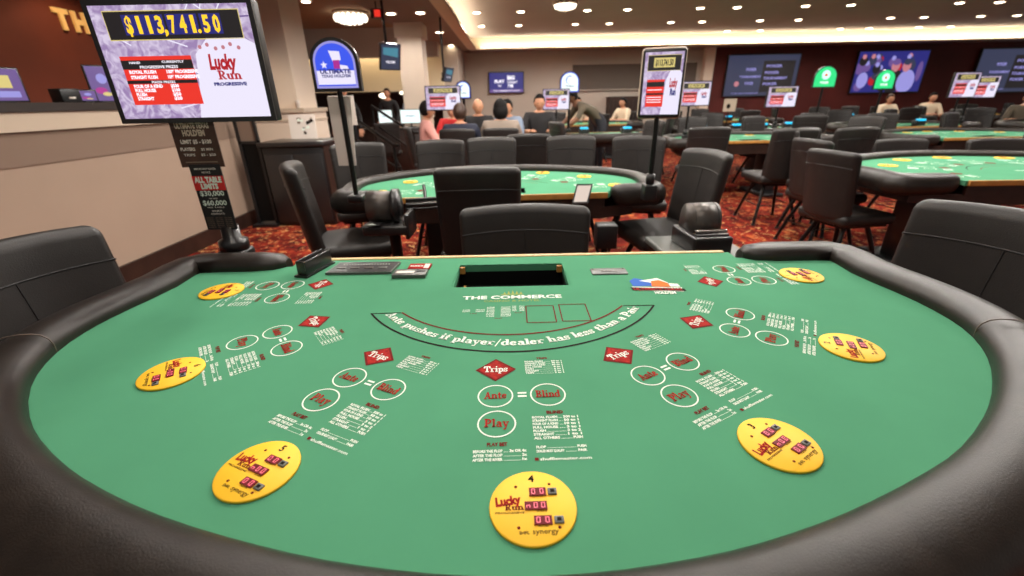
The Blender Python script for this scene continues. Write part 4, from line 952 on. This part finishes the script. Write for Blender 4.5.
for yi,(Y,rn) in enumerate(((10.57,'nearest visible'),(12.35,'middle'),(14.1,'farthest'))):
    for i,X in enumerate(XS):
        if Y>14 and i not in(6,7,8,9,10,11): continue
        downlight('round downlight, %s from the left in the %s row of the tray ceiling'%(ordn[i],rn),X,Y,CE)
for Y in(1.7,5.25,8.8):
    for X in(-.16,2.1,4.4,6.7,9.9,12.1):
        pass
for (x,y,l) in((-1.45,8.5,'nearest on the dark soffit, right'),(-1.95,8.53,'nearest on the dark soffit, left'),(-1.45,10.75,'in the middle of the dark soffit'),(-2.0,13.1,'far end of the dark soffit, left'),(-1.5,13.15,'far end of the dark soffit, right')):
    downlight('round ceiling downlight '+l,x,y,SO)
downlight('single ceiling downlight in the beige left ceiling near the column top',-3.6,9.2,CE)
for X,Y,e in((-.62,1.7,30),(.3,1.7,30),(-.62,-.1,26),(.3,-.1,26),(1.69,1.7,26),(-.62,3.5,22),(.3,3.5,22),(1.69,3.5,22),(2.53,3.5,22),(4.05,3.5,22),(4.82,3.5,20),(.3,5.3,22),(2.53,5.3,22),(4.82,5.3,22),(7.2,5.3,22),(-.62,7.1,22),(1.69,7.1,22),(4.05,7.1,22),(6.25,7.1,22),(9.47,7.1,22),(2.53,10.57,22),(6.25,10.57,22),(10.3,10.57,22),(4.82,12.35,20),(9.47,12.35,16),(.3,12.35,24),(2.53,12.35,24),(-.62,10.57,20),(7.2,12.35,14)):
    spot(X,Y,CE,e*(1.5 if Y<3 else 5.5 if Y<8 else 7))
spot(-3.7,9.2,CE,120); spot(-1.95,8.5,SO,90); spot(-1.45,10.8,SO,80); spot(-3.9,2.6,CE,40,1.9,(1,.75,.5)); spot(-3.9,5.2,CE,70,1.9,(1,.75,.5)); spot(-1.7,2.2,SO,45,2.7); spot(-1.7,4.3,SO,110,2.7)  # last two spots have no fixture, added to brighten the partition and column
l=bpy.data.lights.new('wall_wash','AREA'); l.shape='RECTANGLE'; l.size=5; l.size_y=.15; l.energy=30; l.color=(1,.84,.6)
o=bpy.data.objects.new('wall_wash',l); COL.objects.link(o); o.location=(-4.0,12.8,2.7); o.rotation_euler=(R(12),0,0)
# crystal ceiling lamp
ch=thing('ceiling_chandelier','low oval crystal ceiling lamp glowing above the column area at left','chandelier',(-3.18,10.3,CE))
b=MB(); b.lathe([(.34,0),(.34,-.03),(.3,-.05)],'cream',n=32); b.build('canopy',ch)
M['crystal']=glow('crystal_glow',(255,240,214),3.)
for r_,n_,zz in((.30,18,-.14),(.2,12,-.18),(.08,6,-.2)):
    for i in range(n_):
        a=2*PI*i/n_; g=MB(); g.lathe([(.012,.05),(.035,.02),(.035,-.03),(.006,-.07)],'crystal',(r_*math.cos(a),r_*math.sin(a),zz+.04),n=8); g.build('crystal_drop',ch)
ch2=thing('ceiling_chandelier','small round ceiling lamp at the top picture edge in the tray ceiling','chandelier',(1.13,9.75,CE))
b=MB(); b.lathe([(.25,0),(.25,-.04),(.22,-.05)],'cream',n=32); b.build('canopy',ch2); b=MB(); b.lathe([(.22,-.05),(.2,-.10),(.1,-.13),(.02,-.135)],'crystal',n=28); b.build('diffuser',ch2); b=MB(); b.lathe([(.02,-.13),(.02,-.17),(.008,-.18)],'cream',n=12); b.build('finial',ch2)
gb=MB(); ell(gb,(0,0,0),(.13,.13,.065),'crystal'); gb.tube([(0,0,.05),(0,0,.12)],.015,'blackmetal',8); tag(gb.build('globe_lamp',None,(-3.25,12.4,1.47)),'glowing round lamp in the dark opening behind the stair rail','lamp')
gb=MB(); ell(gb,(0,0,0),(.07,.07,.04),'crystal'); gb.tube([(0,0,.03),(0,0,.08)],.012,'blackmetal',8); tag(gb.build('globe_lamp',None,(-2.78,12.45,1.53)),'smaller glowing lamp just left of the far column','lamp')
ex=MB(); ex.box((0,0,0),(.16,.06,.12),'black'); ex.box((.02,-.035,0),(.09,.012,.09),'scr_red'); ex.tube([(0,0,.06),(0,0,.16)],.01,'blackmetal',8); tag(ex.build('ceiling_beacon',None,(-1.95,7.6,2.52)),'small red lit box hanging from the dark soffit','ceiling light')
# ceiling hung monitors
def hung(label,x,y,z,rz,w=.5,h=.3,tilt=18,top=SO,two=True):
    t=thing('hanging_monitor',label,'monitor',(x,y,0),rz); p=MB(); p.tube([(0,.08,z),(0,.08,top)],.02,'blackmetal',10); p.rbox((0,.06,z),(.09,.1,.09),.01,'black',n=1,q=1); p.build('pole',t)
    b=bezel(w,h,.015,.05); bo=b.build('housing',t,(0,-.02,z),(R(tilt),0,0)); f=MB(); F=UP((0,-.001,0))
    f.flat([(-w/2,-h/2),(w/2,-h/2),(w/2,h/2),(-w/2,h/2)],'scr_slate',0,F); f.flat([(-w*.4,.1*h),(w*.4,.0*h),(w*.4,.38*h),(-w*.4,.38*h)],glow('monitor_teal',(70,130,150),1.),.0006,F); text(f,'WELCOME','scr_txt',0,-.25*h,.1*h,.5*w,T=F,z=.0006)
    f.build('screen_picture',bo)
hung('hanging monitor angled away on a thin ceiling pole beside the far column',-1.8,7.5,1.93,R(38),.30,.34)
hung('second, smaller hanging monitor turned away above the seated players',-1.12,9.0,1.75,R(70),.3,.22)
# wall screens
def wall_tv(label,cx,y,cz,w,h,fn):
    t=thing('wall_screen',label,'screen',(cx,y,cz)); b=bezel(w,h,.03,.06); b.build('housing',t)
    m=MB(); m.box((0,.075,0),(w*.5,.03,h*.5),'black'); m.build('wall_bracket',t)
    f=MB(); fn(f,w,h,UP((0,-.001,0))); f.build('screen_picture',t)
def tvblue(f,w,h,T):
    f.flat([(-w/2,-h/2),(w/2,-h/2),(w/2,h/2),(-w/2,h/2)],'scr_navy',0,T); e=.001
    f.flat([(-w/2,-h/2),(w/2,-h/2),(w/2,-.34*h),(-w/2,-.34*h)],'scr_purple',e,T)
    text(f,'PLAY','scr_txt',-.2*w,.0*h,.14*h,.3*w,T=T,z=2*e,bold=.06); text(f,'TABLE','scr_txt',-.2*w,-.2*h,.1*h,.1*w,T=T,z=2*e); text(f,'BIG','scr_txt',.14*w,.16*h,.18*h,.22*w,T=T,z=2*e,bold=.06); text(f,'TONIGHT','scr_txt',.18*w,-.04*h,.12*h,.3*w,T=T,z=2*e); text(f,'7 PM','scr_txt',.12*w,-.25*h,.16*h,.16*w,T=T,z=2*e,bold=.05)
    text(f,'THE COMMERCE CASINO','scr_txt',0,-.44*h,.06*h,.8*w,T=T,z=2*e)
def tvslate(f,w,h,T):
    f.flat([(-w/2,-h/2),(w/2,-h/2),(w/2,h/2),(-w/2,h/2)],'scr_slate',0,T); e=.001
    f.flat([(-.0*w,-.42*h),(.45*w,-.42*h),(.45*w,.36*h),(-.0*w,.36*h)],'scr_dark',e,T)
    for x,y,a,b in((-.16,.12,.14,.07),(-.16,-.05,.3,.05),(-.16,-.22,.12,.06),(.16,.2,.22,.06),(.14,.04,.2,.06),(.2,-.1,.34,.06),(.14,-.24,.2,.06),(-.2,-.45,.4,.02)):
        text(f,'POKER' if a<.25 else 'TOURNAMENT','scr_lav',x*w,y*h,b*h,a*w,T=T,z=2*e,bold=.03)
    f.flat(circ(-.34*w,-.2*h,.035*w,n=12),'scr_skin',e,T)
def tvcrowd(f,w,h,T):
    f.flat([(-w/2,-h/2),(w/2,-h/2),(w/2,h/2),(-w/2,h/2)],'scr_navy',0,T); rnd=random.Random(5); k=1
    def blob(x,y,a,b,m):
        nonlocal k; k+=1; f.flat([(max(-w/2,min(w/2,u)),max(-h/2,min(h/2,v))) for u,v in circ(x*w,y*h,a*w,b*h,16)],m,.0004*k,T)
    for i in range(26):
        x,y=rnd.uniform(-.46,.44),rnd.uniform(-.38,.42); blob(x,y-.1,.06,.12,rnd.choice(['scr_dark','scr_slate','scr_purple','scr_navy','scr_drd'])); blob(x,y,.03,.06,rnd.choice(['scr_skin','scr_lav','scr_slate']))
    for x,a in((.08,'scr_dark'),(.26,'scr_lav')): blob(x,-.25,.13,.3,a)
    for x in(.06,.22): blob(x,.14,.06,.15,'scr_skin'); blob(x,.24,.06,.08,'scr_purple' if x<.1 else 'scr_slate')
    blob(-.38,-.2,.08,.2,'scr_lav'); blob(.42,.0,.04,.25,'scr_purple')
wall_tv('blue wall screen with white lettering on the long taupe wall',-.05,15.1,1.815,1.06,.56,tvblue)
wall_tv('left dark slate wall screen with text lines on the maroon wall',7.95,15.0,1.87,2.2,1.14,tvslate)
wall_tv('middle wall screen on the maroon wall showing a purple crowd of people',11.95,15.0,1.9,2.15,1.14,tvcrowd)
wall_tv('right dark slate wall screen on the maroon wall, cropped by the picture edge',15.75,15.0,1.87,2.15,1.2,tvslate)
# ------------------------------------------------------------------ left side furniture
kb=thing('podium_cabinet','tall black cabinet standing against the base of the beige column','cabinet',(-2.35,5.15,0))
b=MB(); b.rbox((0,0,.44),(.66,.5,.86),.012,'black',n=1,q=1); b.rbox((0,0,.895),(.72,.56,.05),.01,'satin',n=1,q=1); b.box((0,0,.03),(.6,.44,.06),'black'); b.build('body',kb)
for sx in(-.16,.16):
    d=MB(); d.rbox((sx,-.256,.42),(.30,.014,.74),.004,'satin',n=1,q=1); do=d.build('door',kb); hd=MB(); hd.tube([(sx-.1*(1 if sx>0 else -1),-.275,.5),(sx-.1*(1 if sx>0 else -1),-.275,.6)],.006,'chrome',8); hd.build('handle',do)
d=MB(); d.box((.34,0,.45),(.012,.5,.84),'darkwood'); d.build('side_panel',kb)
pc=MB(); rnd=random.Random(2); pc.box((0,0,0),(.30,.012,.26),'paper'); PTT=UP((0,-.007,0))
for i in range(14): 
    cx,cyy=rnd.uniform(-.12,.12),rnd.uniform(-.1,.1); pc.flat(circ(cx,cyy,rnd.uniform(.01,.03),rnd.uniform(.008,.02),8),rnd.choice(['greybtn','greyband','blk','white']),.0003*i,PTT)
tag(pc.build('leaning_print',None,(-2.36,5.30,1.053),(R(-6),0,0)),'black and white print leaning on top of the black cabinet','print')
fr=thing('framed_stand','dark framed panel standing between the partition end and the black cabinet','stand',(-2.82,4.95,0))
b=MB(); b.box((-.1,0,.6),(.03,.03,1.2),'black'); b.box((.1,0,.6),(.03,.03,1.2),'black'); b.box((0,0,1.2),(.23,.03,.03),'black'); b.box((0,0,.92),(.23,.03,.03),'black'); b.build('frame',fr)
b=MB(); b.box((0,.005,1.06),(.17,.008,.25),'greyband'); b.box((0,.005,.48),(.17,.008,.86),'pocket'); b.build('panel',fr); b=MB(); b.box((0,0,.015),(.28,.2,.03),'black'); b.build('foot',fr)
cu=MB(); cu.lathe([(.022,0),(.03,.09),(.03,.095)],'paper',n=16); tag(cu.build('paper_cup',None,(-2.72,6.09,1.246)),'white paper cup on the ledge of the beige column','cup')
# things on the partition ledge
def ledge_thing(name,label,cat,y,w,h,face,rz=90,d=.02,x=-3.14):
    t=thing(name,label,cat,(x,y,1.3275),R(rz)); b=MB(); b.rbox((0,.015,h/2+.003),(w+.02,d,h),.006,'satin',n=1,q=1); b.box((0,.03,.006),(w*.5,.07,.012),'black'); b.build('housing',t)
    f=MB(); face(f,w,h-.02,UP((0,.015-d/2-.001,h/2+.003))); f.build('face',t)
def lil(f,w,h,T):
    f.flat([(-w/2,-h/2),(w/2,-h/2),(w/2,h/2),(-w/2,h/2)],'scr_purple',0,T); f.flat([(-.4*w,-.1*h),(.3*w,-.1*h),(.3*w,.3*h),(-.4*w,.3*h)],'scr_gold',.001,T); f.flat([(-.4*w,-.4*h),(.4*w,-.4*h),(.4*w,-.2*h),(-.4*w,-.2*h)],'scr_lav',.001,T)
def pur(f,w,h,T):
    f.flat([(-w/2,-h/2),(w/2,-h/2),(w/2,h/2),(-w/2,h/2)],'scr_purple',0,T); f.flat(circ(.05*w,.15*h,.22*w,.15*h,16),'scr_lav',.001,T); f.flat(circ(-.1*w,-.2*h,.25*w,.1*h,16),'scr_pink',.001,T); f.flat(circ(.1*w,-.3*h,.2*w,.06*h,16),'scr_gold',.002,T)
ledge_thing('counter_monitor','pale lilac counter monitor on the partition ledge at the left picture edge','monitor',2.95,.24,.20,lil,rz=62)
ledge_thing('promotion_stand','tall purple promotion stand on the ledge left of the jackpot screen','sign',3.72,.15,.26,pur,rz=60)
ledge_thing('promotion_card','small purple card standing on the ledge in front of the tall purple stand','card',3.50,.1,.085,pur,rz=60,x=-3.09)
bb=MB(); bb.rbox((0,0,.045),(.1,.13,.088),.006,'black',n=1,q=1); bb.box((.051,0,.03),(.002,.04,.012),'paper'); tag(bb.build('terminal_box',None,(-3.12,3.36,1.328),(0,0,R(-10))),'small black box on the partition ledge beside the purple card','box')
# stair rails and raised area furniture at left
def handrail(label,pts,posts):
    t=thing('handrail',label,'handrail',(pts[0][0],pts[0][1],0)); o=Vector((pts[0][0],pts[0][1],0))
    for dz in(0,-.28):
        b=MB(); b.tube([Vector(p)-o+Vector((0,0,dz)) for p in pts],.022 if dz==0 else .014,'blackmetal',10); b.build('rail',t)
    for (x,y,zt) in posts: b=MB(); b.tube([Vector((x,y,0))-o,Vector((x,y,zt))-o],.02,'blackmetal',8); b.build('post',t)
handrail('black stair handrail sloping down right behind the arched sign pole',[(-2.15,6.4,1.12),(-1.5,5.9,.78),(-1.42,5.85,.78)],[(-1.5,5.9,.78),(-2.15,6.4,1.12)])
handrail('second black stair handrail sloping down right beside the far column',[(-2.3,7.9,1.25),(-1.5,7.2,.85),(-1.4,7.15,.85)],[(-1.5,7.2,.85),(-2.3,7.9,1.25)])
def desk_monitor(label,x,y,z,w,h):
    t=thing('desktop_monitor',label,'monitor',(x,y,z)); b=bezel(w,h,.012,.03,'black'); b.build('housing',t,(0,0,h/2+.08)); f=MB(); F=UP((0,-.001,h/2+.08)); f.flat([(-w/2,-h/2),(w/2,-h/2),(w/2,h/2),(-w/2,h/2)],'scr_mint',0,F); text(f,'OPEN SEATING','scr_navy',0,-.02*h,.12*h,.5*w,T=F,z=.001); f.build('screen_picture',t)
    b=MB(); b.tube([(0,.04,0),(0,.04,h/2+.05)],.015,'black',8); b.rbox((0,.03,.008),(.2,.14,.016),.005,'black',n=1,q=1); b.build('stand',t)
desk_monitor('bright white desktop monitor on the dark counter right of the far column foot',-1.92,9.1,.84,.38,.24)
desk_monitor('dim blueish desktop monitor on the dark counter left of the bright one',-2.42,9.15,.84,.26,.24)
ct=thing('reception_counter','dark wooden counter carrying the desktop monitors beside the stair rail','counter',(-2.2,9.15,0))
b=MB(); b.rbox((0,0,.41),(1.2,.42,.80),.01,'darkwood',n=1,q=1); b.build('body',ct); b=MB(); b.rbox((0,0,.825),(1.28,.5,.03),.008,'satin',n=1,q=1); b.build('top',ct)
chair('dark chair standing on the carpet left of the stair rail, seen under the white board',-2.2,8.1,30)
chair('dark chair beside the reception counter near the stair rail',-1.2,8.75,80)
bc=thing('brown_cabinet','low brown slatted cabinet against the taupe wall under the long recess','cabinet',(3.66,14.95,0)); b=MB(); b.box((0,0,.66),(1.0,.4,1.32),'brown'); b.box((0,0,1.335),(1.04,.44,.03),'darkwood'); b.build('body',bc)
for i in range(8): b=MB(); b.box((-.43+.123*i,-.206,.66),(.10,.014,1.2),'darkwood'); b.build('slat',bc)
cl=MB(); cl.box((0,0,0),(.25,.02,.24),'cream'); cl.flat(circ(-.03,-.02,.04,.05,14),'blk',.0006,UP((0,-.0105,0))); cl.tube([(0,.02,-.12),(0,.02,-1.11)],.014,'blackmetal',8); cl.lathe([(.15,0),(.15,.015),(.03,.03)],'blackmetal',(0,.02,-1.11),n=16); tag(cl.build('notice_stand',None,(4.55,9.6,1.12)),'pale square notice with a dark spot standing before the maroon wall','notice')
# ------------------------------------------------------------------ world and camera
w=bpy.data.worlds.new('world'); SC.world=w; w.use_nodes=True; bg=w.node_tree.nodes['Background']; bg.inputs[0].default_value=(1,.95,.9,1); bg.inputs[1].default_value=.22
fpx,th,roll=431.95,.40843,-.020051
F=Vector((0,math.cos(th),-math.sin(th))); Rr=Vector((1,0,0)); U_=Rr.cross(F); c_,s_=math.cos(roll),math.sin(roll)
R2=c_*Rr+s_*U_; U2=-s_*Rr+c_*U_
cam=bpy.data.cameras.new('camera'); cam.sensor_width=36; cam.lens=fpx/1024*36; cam.clip_start=.02; cam.clip_end=80
cam.dof.use_dof=True; cam.dof.focus_distance=.95; cam.dof.aperture_fstop=3.0
co=bpy.data.objects.new('camera',cam); COL.objects.link(co)
co.matrix_world=Matrix(((R2.x,U2.x,-F.x,0),(R2.y,U2.y,-F.y,0),(R2.z,U2.z,-F.z,1.28),(0,0,0,1)))
SC.camera=co
SC.view_settings.view_transform='Standard'; SC.view_settings.look='None'; SC.view_settings.gamma=1; SC.view_settings.use_curve_mapping=False; SC.view_settings.exposure=0.1
try: SC.cycles.use_denoising=True; SC.cycles.max_bounces=6; SC.cycles.sample_clamp_indirect=4
except Exception: pass
